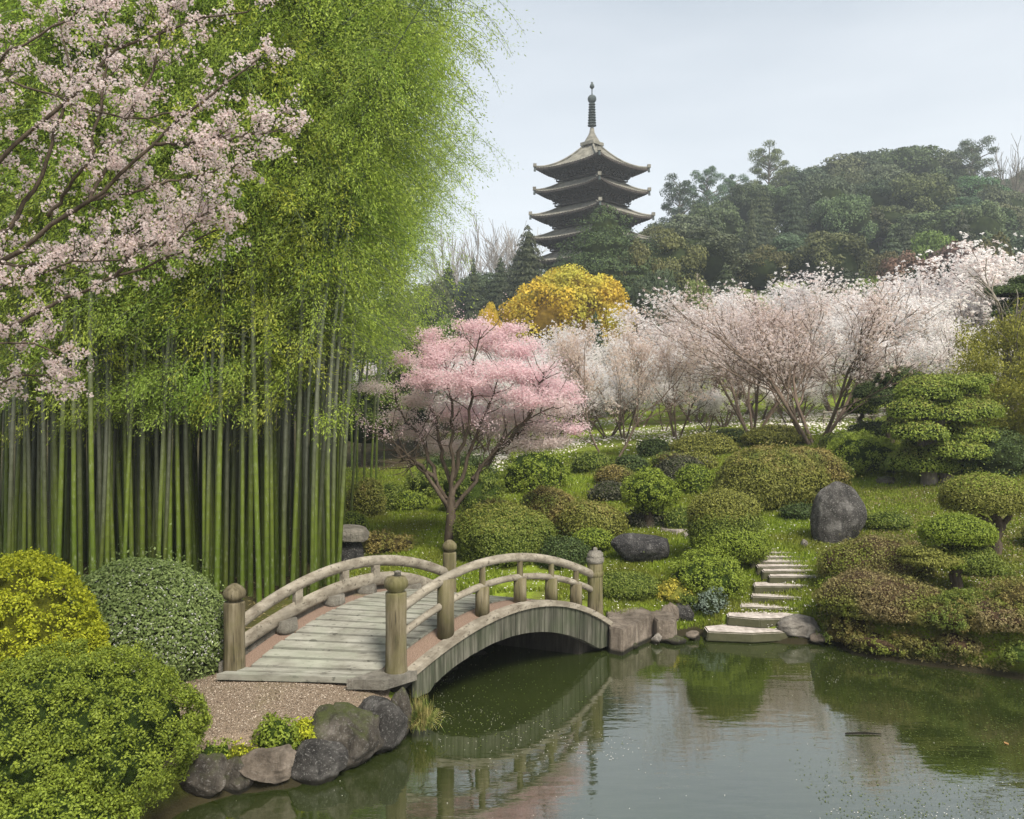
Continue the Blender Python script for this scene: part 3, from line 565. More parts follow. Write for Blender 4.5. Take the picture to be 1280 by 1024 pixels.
for k, (ye, yt, hd, hw) in enumerate(st):
    ro = hd*pk/math.sqrt(2)*.985; wr = hw*pk/math.sqrt(2); ze, zi = zat(ye), zat(yt); lift = .34; ri = .45 if k == 0 else st[k-1][3]*pk/math.sqrt(2)-.25
    rf = pg(roofmesh(ri, ro, zi, ze-lift*.5, lift, k == 0), 'roof')
    for q in range(4):
        mb = MB(); a = math.pi/4+q*math.pi/2; d = np.array([math.cos(a), math.sin(a)]); tt = np.linspace(0, 1, 12); rr = (ri+(ro-ri)*tt)*math.sqrt(2)*(1+.03*tt); z = ze-lift*.5+(zi-ze+lift*.5)*(1-tt)**(1.75 if k == 0 else 1.35)+lift*tt**2+.1
        tube(mb, np.c_[rr[:, None]*d, z], .11, ROOF, 6); e_ = np.array([*(d*rr[-1]), z[-1]+.12]); box(mb, e_, (.34, .34, .34), ROOF, a); tube(mb, [e_+(0, 0, -.2), e_+(0, 0, -.62)], [.09, .13], BRONZE, 8); pg(mb, 'hip_ridge', rf)
    # brackets: stepped frustum under the eaves
    mb = MB(); zt0 = ze-.42
    for q, (f_, h_) in enumerate(((.66, .14), (.5, .16), (.34, .16), (.18, .16))):
        rr = wr+(ro-wr)*f_*.8; zt0 -= h_; box(mb, (0, 0, zt0+h_/2), (rr*2, rr*2, h_*.72), PDARK)
        n_ = 11
        for side in range(4):
            a = side*math.pi/2; c_, s2 = math.cos(a), math.sin(a)
            for u in np.linspace(-.95, .95, n_): x, y = rr+.12, u*rr; box(mb, (x*c_-y*s2, x*s2+y*c_, zt0+h_/2), (.34, .16, h_*.95), PDARK, a)
    # rafters
    for side in range(4):
        a = side*math.pi/2; c_, s2 = math.cos(a), math.sin(a)
        for u in np.linspace(-.96, .96, 30):
            y = u*ro; x0, x1 = wr, ro*.985; zl = ze-lift*.5+lift*abs(u)**3.2-.26
            V = []
            for x, z in ((x0, zl-.28), (x1, zl)):
                for dy, dzz in ((-.05, -.06), (.05, -.06), (.05, .06), (-.05, .06)): V.append(((x*c_-(y+dy)*s2), (x*s2+(y+dy)*c_), z+dzz))
            mb.add(V, [(0, 1, 2, 3), (7, 6, 5, 4), (0, 4, 5, 1), (1, 5, 6, 2), (2, 6, 7, 3), (3, 7, 4, 0)], PDARK)
    pg(mb, 'brackets')
    zlow = zat(st[k+1][1])-.15 if k < 4 else 0.; mb = MB(); box(mb, (0, 0, (zt0+zlow)/2), (wr*1.86, wr*1.86, zt0-zlow+.3), PLAS)
    for side in range(4):
        a = side*math.pi/2; c_, s2 = math.cos(a), math.sin(a)
        for u in (-.93, -.34, .34, .93): x, y = wr*.95, u*wr; box(mb, (x*c_-y*s2, x*s2+y*c_, (zt0+zlow)/2), (.22, .22, zt0-zlow+.28), PDARK, a)
        for zf in (.12, .9): x = wr*.945; box(mb, (x*c_, x*s2, zlow+(zt0-zlow)*zf), (.16, wr*1.8, .2), PDARK, a)
        x = wr*.935; box(mb, (x*c_, x*s2, (zt0+zlow)/2), (.1, wr*.62, zt0-zlow), PDARK, a)
    pg(mb, 'wall')
    if k < 4:
        mb = MB(); br = wr+.42; zb_ = zlow+.12; box(mb, (0, 0, zb_), (br*2, br*2, .1), PDARK)
        for side in range(4):
            a = side*math.pi/2; c_, s2 = math.cos(a), math.sin(a)
            for zz_ in (.28, .5): x = br-.05; box(mb, (x*c_, x*s2, zb_+zz_), (.06, br*2+.5, .06), PDARK, a)
            for u in np.linspace(-1, 1, 8): x, y = br-.05, u*(br-.05); box(mb, (x*c_-y*s2, x*s2+y*c_, zb_+.28), (.09, .09, .56), PDARK, a)
        pg(mb, 'railing')
mb = MB(); zq = zat(181); box(mb, (0, 0, zq+.02), (1.75, 1.75, .34), ROOF); pr = [(.86, zq+.2), (.8, zq+.32), (.45, zq+.9), (.28, zat(166)), (.2, zat(160)), (0, zat(160))]; lathe(mb, pr, ROOF, 20); pg(mb, 'spire_base')
mb = MB(); tube(mb, [(0, 0, zat(162)), (0, 0, zat(106))], [.1, .05], BRONZE, 8)
for q in range(9):
    zr_ = zat(157-q*3.3); a = np.linspace(0, 2*math.pi, 21); rr = .40-.012*q; tube(mb, np.c_[rr*np.cos(a), rr*np.sin(a), a*0+zr_], .065, BRONZE, 6, cap=False)
    for u in range(4): box(mb, (0, 0, zr_), (rr*2, .07, .05), BRONZE, u*math.pi/4)
pg(mb, 'finial_rings')
mb = MB(); s_ = .46; zc = zat(124); lathe(mb, [(s_*math.cos(a), zc+s_*math.sin(a)) for a in np.linspace(-1.5, 1.5, 12)], BRONZE, 16); pg(mb, 'orb'); mb = MB(); lathe(mb, [(0, zat(111)), (.12, zat(111)), (.26, zat(109)), (.2, zat(106)), (.1, zat(105)), (.14, zat(103.5)), (0, zat(102))], BRONZE, 12); pg(mb, 'jewel')
#@@PART3
# ------------------------------------------------------------------ clipped shrubs and near bushes
YEL = leafmat('golden_leaf', (.15, .19, .010), (.54, .56, .035), .3)
BRG = leafmat('bright_green_leaf', (.105, .15, .014), (.28, .35, .045), .3)
MID = leafmat('mid_green_leaf', (.085, .12, .016), (.21, .255, .045), .3)
OLV = leafmat('olive_leaf', (.11, .12, .018), (.27, .275, .06), .25)
OLB = leafmat('olive_brown_leaf', (.13, .105, .024), (.30, .245, .08), .25, patch=(.08, .11, .016), pscale=1.6)
DKG = leafmat('dark_green_leaf', (.025, .05, .012), (.10, .14, .038), .2)
BRN = leafmat('russet_leaf', (.12, .098, .036), (.28, .225, .10), .25, patch=(.12, .14, .02), pscale=1.3)
GRB = leafmat('grey_brown_twigs', (.035, .035, .022), (.10, .10, .06), .15)
FRH = leafmat('hedge_leaf', (.09, .135, .03), (.27, .34, .12), .25)
BLU = leafmat('grey_blue_leaf', (.08, .11, .08), (.24, .30, .24), .2)
YFL = leafmat('yellow_flower', (.20, .20, .03), (.62, .52, .08), .3)
GLD = leafmat('autumn_gold_leaf', (.36, .24, .015), (.80, .58, .07), .35, patch=(.32, .30, .04), pscale=.35)
LM['autumn_gold_leaf_core'] = 1; LM.pop('autumn_gold_leaf_core')
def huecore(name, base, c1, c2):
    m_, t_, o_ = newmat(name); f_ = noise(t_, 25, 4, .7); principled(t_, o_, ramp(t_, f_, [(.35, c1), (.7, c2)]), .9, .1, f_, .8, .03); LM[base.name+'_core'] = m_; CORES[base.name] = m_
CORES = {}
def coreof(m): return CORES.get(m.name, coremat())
huecore('golden_interior', YEL, (.035, .042, .005), (.12, .125, .012)); huecore('green_interior', BRG, (.010, .020, .003), (.04, .065, .009)); huecore('mid_interior', MID, (.015, .028, .004), (.05, .075, .012))  # interiors darkened below leaf tone: shade of the hollows put into the colour
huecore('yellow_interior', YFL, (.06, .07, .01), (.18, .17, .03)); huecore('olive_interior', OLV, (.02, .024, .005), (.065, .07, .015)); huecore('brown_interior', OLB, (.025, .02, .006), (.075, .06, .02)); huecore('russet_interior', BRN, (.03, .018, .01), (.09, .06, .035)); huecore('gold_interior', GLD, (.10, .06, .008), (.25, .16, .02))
SEED = [100]
def shrub(x, y, wpx, hpx, mat, label, leaf=2.7, clump=0., lump=.09, depth=.85, cov=2.4, d=None, z=None, group=None, name='shrub', mat2=None, jit=.55, low=-.5, cat='shrub', flowers=None, sink=0.):
    SEED[0] += 1; rng = np.random.default_rng(SEED[0])
    p = px(x, y, d) if d is not None else (gpt(x, y, z) if z is not None else ground(x, y)); p = p.copy(); k = p[1]/FPX; rx = wpx*k/2
    p[1] += rx*depth*.75; k = p[1]/FPX; rx = wpx*k/2; p[0] = (x-CX)*k; p[2] = H(p[0], p[1]) if d is None else min(p[2], H(p[0], p[1])); ztop = CZ-(y-hpx-HY)/FPX*(p[1]); h = max(ztop-p[2], .5*hpx*k)
    b = h/(1-low*1.0) if low > -.95 else h/2
    mb = MB(); c = p+np.array([0, 0, -low*b-sink]); lf = leaf*k
    fol_blob(mb, c, (rx, rx*depth, b), mat, lf, rng, clump*k, cov, lump, jit, low, None, SEED[0])
    if mat2:
        fol_blob(mb, c+np.array([0, 0, b*.06]), (rx*.93, rx*depth*.93, b*1.0), mat2, lf, rng, clump*k, cov*.55, lump, jit, .25, None, SEED[0], shell=False)
    if flowers:
        D = nrm(rng.normal(size=(flowers[1], 3))); D[:, 2] = np.abs(D[:, 2])-.25*rng.uniform(0, 1, flowers[1]); P = c+D*(np.array([rx, rx*depth, b])*(1+lump*Noise(SEED[0]+11, 3.)(D)+lump*.45*Noise(SEED[0]+12, 9.)(D))[:, None])*1.012
        for q in range(3): add_leaves(mb, P+rng.normal(size=P.shape)*.006, D, flowers[2], flowers[2]*.6, flowers[0], rng, .4)
    return solow(mb, name, p, label, cat, group)
WHT = leafmat('white_floret', (.42, .42, .38), (.78, .78, .74), .2)
# the four near the camera
NEARG = leafmat('near_bush_leaf', (.055, .09, .008), (.27, .33, .04), .3); huecore('near_bush_interior', NEARG, (.008, .016, .003), (.03, .05, .008))  # near bush interior darkest, hollow shade put into its colour
shrub(78, 1030, 318, 200, NEARG, 'huge rounded bright green bush filling the bottom left corner', leaf=3.8, clump=15, lump=.12, d=7.0, cov=3.8, mat2=None, low=-.45, jit=.8, cat='bush', name='bush')
shrub(-4, 905, 250, 200, YEL, 'golden yellow rounded bush at the left edge above the big green bush', leaf=4.0, clump=11, lump=.06, d=8.7, cov=3.6, low=-.45, jit=.8, cat='bush', name='bush')
shrub(60, 1075, 190, 90, BRG, 'low green tuft of foliage at the very bottom left below the big bush', leaf=4.6, clump=14, lump=.16, d=6.4, cov=3, low=-.4, jit=.8, cat='bush', name='bush')
shrub(178, 850, 208, 150, FRH, 'clipped dark dome hedge covered in tiny white flowers, beside the bridge post', leaf=4.2, lump=.03, d=10.4, cov=4.4, low=-.42, flowers=(WHT, 4200, .023), cat='hedge', name='dome_hedge', jit=.7)
shrub(344, 950, 50, 52, BRG, 'small bright green cushion bush behind the shore rocks', leaf=4, clump=7, d=8.7, cov=3, jit=.8)
shrub(384, 932, 62, 30, YEL, 'low yellow green cushion behind the grey shore boulder', leaf=4, clump=6, d=8.95, cov=3, lump=.2, jit=.8)
shrub(268, 964, 50, 34, BRG, 'thin yellow green plant on the gravel edge between the big bush and the tan rock', leaf=4, clump=6, d=8.5, cov=1.8, lump=.25, jit=.9)
S1 = 'clipped azalea domes on the garden slope'
SH = [ # x, foot y, w, h, material, label, options
 (628,708,128,76,MID,'broad dark green dome bush right behind the bridge, beside the pink cherry trunk',dict(mat2=OLV)),
 (617,668,96,40,OLB,'low brown topped dome behind the broad dark bush',{}),
 (686,668,72,58,OLB,'olive brown round dome with a rusty top behind the bridge rail',{}),
 (738,676,86,50,OLV,'olive green wide dome between the rusty dome and the tall far bridge post',dict(mat2=OLB)),
 (706,712,66,40,DKG,'dark low dome just behind the top of the bridge rail',{}),
 (668,618,80,56,BRG,'loose bright green bush with a ragged outline on the middle slope',dict(lump=.13,clump=7)),
 (768,606,50,24,OLB,'flat topped olive dome beneath the twin trunked cherry',{}),
 (764,628,56,26,GRB,'grey leafless looking mound left of the mushroom shaped bush',{}),
 (870,618,52,36,BRG,'bright round ball bush in front of the dark slanting hedge',{}),
 (850,606,62,36,GRB,'dark grey green slanting hedge on the middle slope',{}),
 (848,664,36,30,MID,'small green ball bush beside the paving stones',{}),
 (966,640,140,82,OLV,'large spreading yellow olive mound on the right slope',dict(mat2=OLB,lump=.1)),
 (1008,630,98,74,OLB,'tall brown olive mound standing beside the big olive mound',{}),
 (1000,652,44,22,DKG,'dark low bush tucked between the mounds and the tall boulder',dict(lump=.12)),
 (1082,598,100,52,BRG,'wide bright green bush left of the cloud pruned pine',dict(lump=.12,clump=8)),
 (1096,552,64,26,DKG,'smooth dark green oval hedge below the fence',{}),
 (1062,566,70,26,MID,'low green hump right of the large bare branched cherry',{}),
 (880,572,86,28,OLV,'flat olive green dome on the upper slope left of the big cherry',{}),
 (818,572,44,22,DKG,'small dark oval bush on the upper slope',{}),
 (872,590,50,24,OLV,'small olive dome in front of the flat olive dome',{}),
 (838,588,46,22,OLB,'small brown olive dome above the dark slanting hedge',{}),
 (972,560,82,28,OLV,'yellow green low dome at the foot of the big bare branched cherry',{}),
 (915,556,60,20,DKG,'dark low dome at the top of the slope between two cherries',{}),
 (1016,596,60,30,OLV,'olive bush peeping over the brown olive mound',{}),
 (790,592,44,22,DKG,'dark green low ball right of the twin trunked cherry',{}),
 (740,592,54,26,MID,'soft green ball left of the twin trunked cherry',{}),
 (458,648,50,46,OLV,'round dark olive bush behind the bamboo edge',dict(mat2=OLB)),
 (516,640,46,26,BRG,'small bright clipped ball on the lawn left of the pink cherry',{}),
 (490,640,42,34,MID,'green bush between the olive ball and the bright clipped ball',dict(lump=.12)),
 (437,668,44,28,BRG,'light green bush right above the stone table',dict(lump=.08)),
 (540,622,60,36,MID,'loose green bush behind the bright clipped ball',dict(lump=.14,clump=7)),
 (590,640,70,56,MID,'thin twiggy green shrub right of the pink cherry trunk',dict(lump=.2,clump=8,cov=1.6)),
 (575,610,90,44,DKG,'dark bush mass behind the pink cherry trunk',dict(lump=.15,clump=8)),
 (476,694,70,26,OLB,'straw coloured low mound behind the bridge rail',dict(lump=.2,clump=6)),
 (1102,738,130,66,BRN,'russet brown spreading azalea mound right of the stone steps',dict(lump=.1,leaf=2.8,depth=.7,jit=.9)),
 (1060,748,60,30,BRG,'bright green edge plant at the left foot of the russet mound',dict(lump=.2,clump=7)),
 (1108,808,170,88,BRN,'large russet mound drooping to the water on the right bank',dict(lump=.12,leaf=2.8,depth=.75,jit=.9)),
 (1060,812,60,42,OLB,'olive brown tuft at the waterline right of the light boulder',dict(lump=.2,clump=8)),
 (1180,826,130,50,OLB,'olive brown bush hanging over the water on the right bank',dict(lump=.2,clump=8)),
 (1250,842,110,62,BRN,'russet bush at the water, right edge of the picture',dict(lump=.18,clump=8)),
 (1225,790,110,50,MID,'dull green low shrub in the middle of the right bank',dict(lump=.2,clump=7)),
 (1280,800,90,70,OLB,'brown green shrub at the right edge above the water',dict(lump=.15,clump=8)),
 (1150,775,80,40,MID,'green patch shrub on top of the large russet mound',dict(lump=.2,clump=7)),
 (1110,666,60,26,MID,'small moss green mound right of the tall upright boulder',dict(lump=.1)),
 (1316,690,70,40,OLV,'olive shrub at the right edge beyond the umbrella shaped tree',dict(lump=.1)),
 (1240,600,90,60,DKG,'dark green shrub right of the cloud pruned pine',dict(lump=.12,clump=8)),
 (884,752,90,60,BRG,'spreading bright green shrub under the big dome bush',dict(lump=.12,clump=7)),
 (840,756,40,28,YFL,'small shrub with yellow flowers above the landing stones',dict(lump=.25,clump=6,cov=1.8)),
 (880,744,30,36,YFL,'small upright orange yellow flowering shrub beside the grey blue plant',dict(lump=.2,clump=6,cov=1.8)),
 (889,772,34,32,BLU,'grey blue leafy plant left of the lowest steps',dict(lump=.2,clump=6,cov=2)),
 (862,768,30,24,MID,'dark green low plant behind the squat grey rock',dict(lump=.2,clump=6)),
 (780,752,90,36,MID,'clipped dark green bank below the lens shaped boulder',dict(lump=.04)),
 (1190,570,70,40,BRG,'bright green shrub behind the cloud pruned pine',dict(lump=.1,clump=8)),
 (1098,824,56,30,BRN,'russet tuft drooping over the waterline below the large russet mound',dict(lump=.25,clump=6,sink=.05)),
 (1146,832,60,30,OLB,'brown green tuft at the waterline between two russet tufts',dict(lump=.25,clump=6,sink=.05)),
 (1200,838,60,32,BRN,'russet tuft at the waterline under the overhanging olive brown bush',dict(lump=.25,clump=6,sink=.05)),
 (1290,856,70,36,MID,'green tuft at the waterline, right edge of the picture',dict(lump=.25,clump=6,sink=.05)),
 (1230,812,90,34,OLB,'olive brown clump in the lower right bank',dict(lump=.25,clump=6)),
 (1170,752,80,12,BRN,'low russet cover around the foot of the small mushroom tree',dict(lump=.2,clump=5)),
 (1268,758,70,22,BRN,'low russet cover right of the small mushroom tree',dict(lump=.2,clump=5)),
 (1225,725,70,22,MID,'low green cover between the two clipped trees on the bank',dict(lump=.2,clump=5)),
]
for x, y, w_, h_, mt, lb, op in SH:
    if mt is not None: shrub(x, y, w_, h_, mt, lb, **op)
shrub(455, 905, 22, 14, BRG, 'tiny green weed growing between the mossy boulders', leaf=3.5, clump=4, d=9.75, cov=2, lump=.3, jit=.9)
shrub(300, 950, 60, 24, YEL, 'low yellow green weeds on the gravel edge behind the flat tan rock', leaf=3.5, clump=5, d=8.72, cov=1.6, lump=.3, jit=.9)
shrub(418, 916, 30, 14, BRG, 'small weeds behind the large sloping mossy boulder', leaf=3.5, clump=4, d=9.45, cov=2, lump=.3, jit=.9)
# straw coloured grass tuft by the bridge corner
STRAW = leafmat('straw_grass', (.14, .12, .03), (.45, .40, .16), .2, patch=(.08, .12, .02), pscale=9)
p = gpt(528, 918, .02); p[2] = 0.1; rng = np.random.default_rng(3); V = []; Fq = []; TT = []
for k in range(420):
    a = rng.uniform(0, 6.28); L = rng.uniform(.18, .42); lean = rng.uniform(.05, .9); b0 = p+np.array([rng.normal()*.06, rng.normal()*.05, .0]); hd_ = np.array([math.cos(a), math.sin(a), 0]); sd = np.array([-hd_[1], hd_[0], 0])*.005
    pts = [b0+hd_*L*lean*q+np.array([0, 0, L*(1.25*q-1.25*lean*q*q)]) for q in (0, .35, .7, 1.)]
    n0 = len(V)
    for q, pt in enumerate(pts): ww = (1, .9, .6, .15)[q]; V += [pt-sd*ww, pt+sd*ww]
    Fq += [(n0+2*q, n0+2*q+1, n0+2*q+3, n0+2*q+2) for q in range(3)]; TT += [rng.uniform()]*8
mb = MB().add(V, Fq, STRAW, TT); solow(mb, 'grass_tuft', p, 'tuft of long straw yellow grass drooping over the water at the bridge corner', 'grass tuft')

# ------------------------------------------------------------------ pruned trees built of foliage pads on a bent trunk
def padtree(foot, pads, trunk, label, mat, name='topiary_tree', cat='tree', leaf=2.6, trad=6, lump=.05, bark=BARK, z=None, d=None, clump=0., low=-.45, cov=2.6, mat2=None):
    """pads: (x, y, w, h, depth offset m) in pixels round the foot's distance; trunk: list of pixel polylines"""
    SEED[0] += 1; rng = np.random.default_rng(SEED[0]); p = ground(*foot) if d is None else px(*foot, d); k = p[1]/FPX
    root = empty(name, label, cat, p-np.array([0, 0, .05]))
    for i, tl in enumerate(trunk):
        q = np.array([px(a, b, p[1]+(c if len(tl[0]) > 2 else 0)) for a, b, *cc in tl for c in [(cc[0] if cc else 0)]]); q[0, 2] -= .1 if i == 0 else 0
        s = np.linspace(0, 1, 4*len(q)); u = np.linspace(0, 1, len(q)); Q = np.stack([np.interp(s, u, q[:, j]) for j in range(3)], 1); Q[1:-1] += rng.normal(size=Q[1:-1].shape)*k*1.0
        r0 = trad*k*(1 if i == 0 else .55); mb = MB(); R = np.linspace(r0*1.15, r0*.55, len(Q)); 
        if i == 0: R[0] *= 1.35
        tube(mb, Q, R, bark, 9); partw(mb, 'trunk' if i == 0 else 'limb', root)
    for x, y, w_, h_, dd, *mm in pads:
        c = px(x, y, p[1]+dd); mb = MB(); SEED[0] += 1; m_ = mm[0] if mm else mat
        fol_blob(mb, c-np.array([0, 0, h_*k*.15]), (w_*k/2, w_*k/2*.85, h_*k*.62), m_, leaf*k, rng, clump*k, cov, lump, .55, low, None, SEED[0])
        if mat2: fol_blob(mb, c-np.array([0, 0, h_*k*.12]), (w_*k/2*.96, w_*k/2*.82, h_*k*.62), mat2, leaf*k, rng, clump*k, cov*.45, lump, .5, .3, None, SEED[0], shell=False)
        partw(mb, 'foliage_pad', root)
    return root
padtree((908,706), [(907,652,92,66,0.,MID),(905,634,84,46,.0,OLV),(912,672,96,44,-.12,BRG),(897,684,50,22,-.2,BRG)], [[(908,708),(906,695),(908,670)]], 'large two tiered dome bush with an olive top left of the stone steps', MID, clump=0, trad=8, low=-.8, lump=.06)
padtree((812,660), [(811,610,66,36,0,BRG),(812,597,34,24,0,BRG),(812,630,34,16,0,MID),(797,652,38,26,.2,GRB),(822,653,30,24,.1,GRB)], [[(812,662),(811,640),(811,615)]], 'mushroom shaped bright green bush on a dark twiggy base behind the lens shaped boulder', BRG, trad=7, low=-.7, lump=.1, clump=5)
padtree((742,690), [(741,672,54,22,0,BRG)], [[(742,692),(741,684),(741,674)]], 'small flat topped green bush on a thin stem behind the far bridge post', BRG, trad=3, low=-.6)
padtree((1196,746), [(1197,661,87,36,0,BRG),(1208,694,76,34,0,MID),(1166,697,76,16,-.1,OLV),(1150,688,50,9,-.1,OLV),(1185,703,44,10,-.25,BRG)], [[(1196,748),(1194,725),(1195,706),(1198,685),(1197,665)],[(1198,690),(1212,682),(1228,678)]], 'small mushroom shaped tree with two stacked green pads on the right bank', BRG, trad=7, mat2=None, lump=.045)
padtree((1245,695), [(1230,617,104,50,0,OLV)], [[(1245,697),(1244,675),(1250,655),(1240,640),(1232,625)],[(1246,668),(1232,650),(1215,638),(1205,628)],[(1246,668),(1262,645),(1268,630)]], 'umbrella shaped tree with one wide round green crown on a forked trunk, right bank', OLV, trad=7, lump=.03, mat2=BRG)
PINEL = leafmat('pine_needles', (.08, .13, .016), (.29, .35, .055), .25)
padtree((1162,606), [(1160,488,80,30,0),(1200,484,60,24,.3),(1218,474,46,16,.4),(1180,478,90,20,.2),(1140,512,58,26,-.3),(1178,502,86,22,.4),(1212,512,70,26,.1),(1190,518,46,20,-.5),(1228,512,50,26,.5),(1150,540,66,24,-.6),(1126,534,44,20,.2),(1205,542,76,22,0),(1228,544,40,18,.5),(1170,530,80,22,.7),(1195,562,74,24,-.4),(1150,575,80,34,.1),(1180,580,60,24,.3),(1222,580,60,24,.2),(1232,560,44,20,.7),(1160,552,60,20,.8)],
 [[(1162,608),(1160,585),(1158,560),(1172,530),(1182,500),(1178,482)],[(1160,565),(1178,545),(1200,540)],[(1160,560),(1145,545),(1135,535)],[(1172,530),(1195,518),(1212,512)],[(1170,535),(1155,520),(1142,514)]], 'broad cloud pruned pine with many flat green pads on the right slope', PINEL, name='cloud_pine', cat='pine tree', bark=BARKG, trad=9, lump=.06, leaf=3.0, low=-.35, mat2=OLV)
padtree((1112,556), [(1125,470,56,22,0),(1098,487,60,20,.3),(1112,498,50,24,-.3),(1135,484,40,18,.2),(1082,492,30,14,0)], [[(1112,560),(1112,530),(1116,500),(1120,475)],[(1114,508),(1100,495)]], 'smaller darker cloud pruned pine behind the fence', DKG, name='cloud_pine', cat='pine tree', trad=5, low=-.4, lump=.08)
padtree((1075,548), [(1078,505,40,26,0),(1086,496,30,16,.4)], [[(1075,550),(1075,530),(1077,508)]], 'little round tree beside the fence, left of the dark pine', PINEL, trad=4, low=-.5, lump=.1)

# ------------------------------------------------------------------ branching trees
def grow(rng, p, d, L, r, dep, mx, out, tips, up=.12, spread=.6, kids=(3, 4), curl=.13, taper=.55, lenf=.68):
    n = 6; P = [np.array(p)]; D = nrm(np.array(d)); st_ = L/(n-1)
    for i in range(n-1): D = nrm(D+rng.normal(size=3)*curl+np.array([0, 0, up])); P.append(P[-1]+D*st_)
    P = np.array(P); out.append((P, np.linspace(r, r*taper, n), dep))
    if dep >= mx: tips.append(P); return
    for k in range(rng.integers(kids[0], kids[1]+1)):
        i = n-1 if k == 0 else rng.integers(2, n-1); dd = nrm(P[i]-P[i-1]); q = nrm(np.cross(dd, rng.normal(size=3))); ang = rng.uniform(.3, 1)*spread*(.5 if k == 0 else 1)
        grow(rng, P[i], dd*math.cos(ang)+q*math.sin(ang), L*lenf*rng.uniform(.8, 1.15), r*taper*(1 if k == 0 else .75), dep+1, mx, out, tips, up, spread, kids, curl, taper, lenf)
def branch_mesh(out, bark, minr=.0, sides=(8, 6, 5, 4, 3, 3)):
    mb = MB()
    for P, R, dep in out: tube(mb, P, np.maximum(R, minr), bark, sides[min(dep, 5)], cap=False)
    return mb
def blossoms(mb, tips, per, spread, size, mat, rng, asp=.8, start=.0, cl=0):
    T = np.array(tips); n = len(T)*per
    if cl:
        nc = n//cl; kc = rng.integers(0, len(T), nc); uc = rng.uniform(start, 1, nc)*(T.shape[1]-1.001); ic = uc.astype(int); fc = (uc-ic)[:, None]; C = T[kc, ic]*(1-fc)+T[kc, ic+1]*fc+rng.normal(size=(nc, 3))*spread; k = rng.integers(0, nc, n); q = nrm(rng.normal(size=(n, 3))); P = C[k]+q*.042*rng.uniform(.3, 1.2, (n, 1)); tw = rng.uniform(0, .4, nc)[k]
        add_leaves(mb, P, q*.8+np.array([.2, -.6, 1.]), size, size*asp, mat, rng, .3, tint=np.clip(rng.uniform(0, .65, n)+tw, 0, 1)); return
    n = len(T)*per; k = rng.integers(0, len(T), n); u = rng.uniform(start, 1, n)*(T.shape[1]-1.001); i = u.astype(int); f = (u-i)[:, None]
    P = T[k, i]*(1-f)+T[k, i+1]*f+rng.normal(size=(n, 3))*spread; NN = rng.normal(size=(n, 3))*.8+np.array([.2, -.7, 1.3]); tw = rng.uniform(0, .35, len(T))[k]
    add_leaves(mb, P, NN, size, size*asp, mat, rng, .3, tint=np.clip(rng.uniform(0, .75, n)+tw, 0, 1))
def bl(name, a, b, tr=.68): return leafmat(name, a, b, tr)
PINK = bl('pink_blossom', (.72, .50, .54), (.95, .82, .84)); PALEP = bl('pale_pink_blossom', (.64, .53, .50), (.90, .83, .81)); WHITEB = bl('white_blossom', (.80, .76, .74), (.96, .94, .93)); PEACH = bl('peach_bud', (.56, .44, .37), (.84, .74, .67)); LILAC = bl('lilac_blossom', (.66, .52, .51), (.96, .88, .86))
# the pink cherry by the bridge
rng = np.random.default_rng(42); foot = ground(563, 692); D0 = foot[1]; root = empty('cherry_tree', 'pink flowering cherry tree with dark spreading limbs behind the far left bridge post', 'cherry tree', foot-np.array([0, 0, .05]))
mb = MB(); Q = np.array([px(563, 700, D0), px(562, 670, D0), px(564, 645, D0), px(563, 622, D0)]); tube(mb, Q, [.15, .115, .105, .10], BARK, 10); partw(mb, 'trunk', root)
limbs = [[(563,640),(548,615),(530,590),(512,570),(492,555),(470,540)],[(563,630),(545,600),(535,570),(528,545),(505,520),(492,500)],[(563,625),(566,590),(565,555),(566,520),(560,480),(555,450)],[(564,625),(580,590),(590,560),(600,530),(615,500),(622,460)],[(565,640),(585,615),(600,590),(620,560),(650,530),(690,508)],
 [(563,622),(555,580),(550,550),(540,510),(530,480),(528,440)],[(566,600),(575,570),(583,545),(590,500),(592,460),(598,425)],[(590,600),(612,575),(640,545),(668,530),(700,535)],[(545,600),(525,580),(510,575),(500,572)],[(615,565),(640,548),(665,515),(675,480),(680,465)]]
dof = [-.3, .3, -.2, .4, -.2, .7, -.6, .5, -.7, -.5]; out_, tips = [], []
for lb_, do in zip(limbs, dof):
    q = np.array([px(a, b, D0+do*i/4) for i, (a, b) in enumerate(lb_)]); s = np.linspace(0, 1, 14); u = np.linspace(0, 1, len(q)); Qs = np.stack([np.interp(s, u, q[:, j]) for j in range(3)], 1); Qs[1:] += rng.normal(size=Qs[1:].shape)*.022
    out_.append((Qs, np.linspace(.055, .014, 14), 1))
    for i in range(5, 14):
        for _ in range(2):
            dd = nrm(Qs[i]-Qs[i-1]); v = nrm(np.cross(dd, rng.normal(size=3))); grow(rng, Qs[i], dd*.7+v*.8, rng.uniform(.3, .75), .012, 3, 4, out_, tips, .06, .8, (2, 3))
partw(branch_mesh([q for q in out_ if q[2] < 4], BARK, .004), 'branches', root)
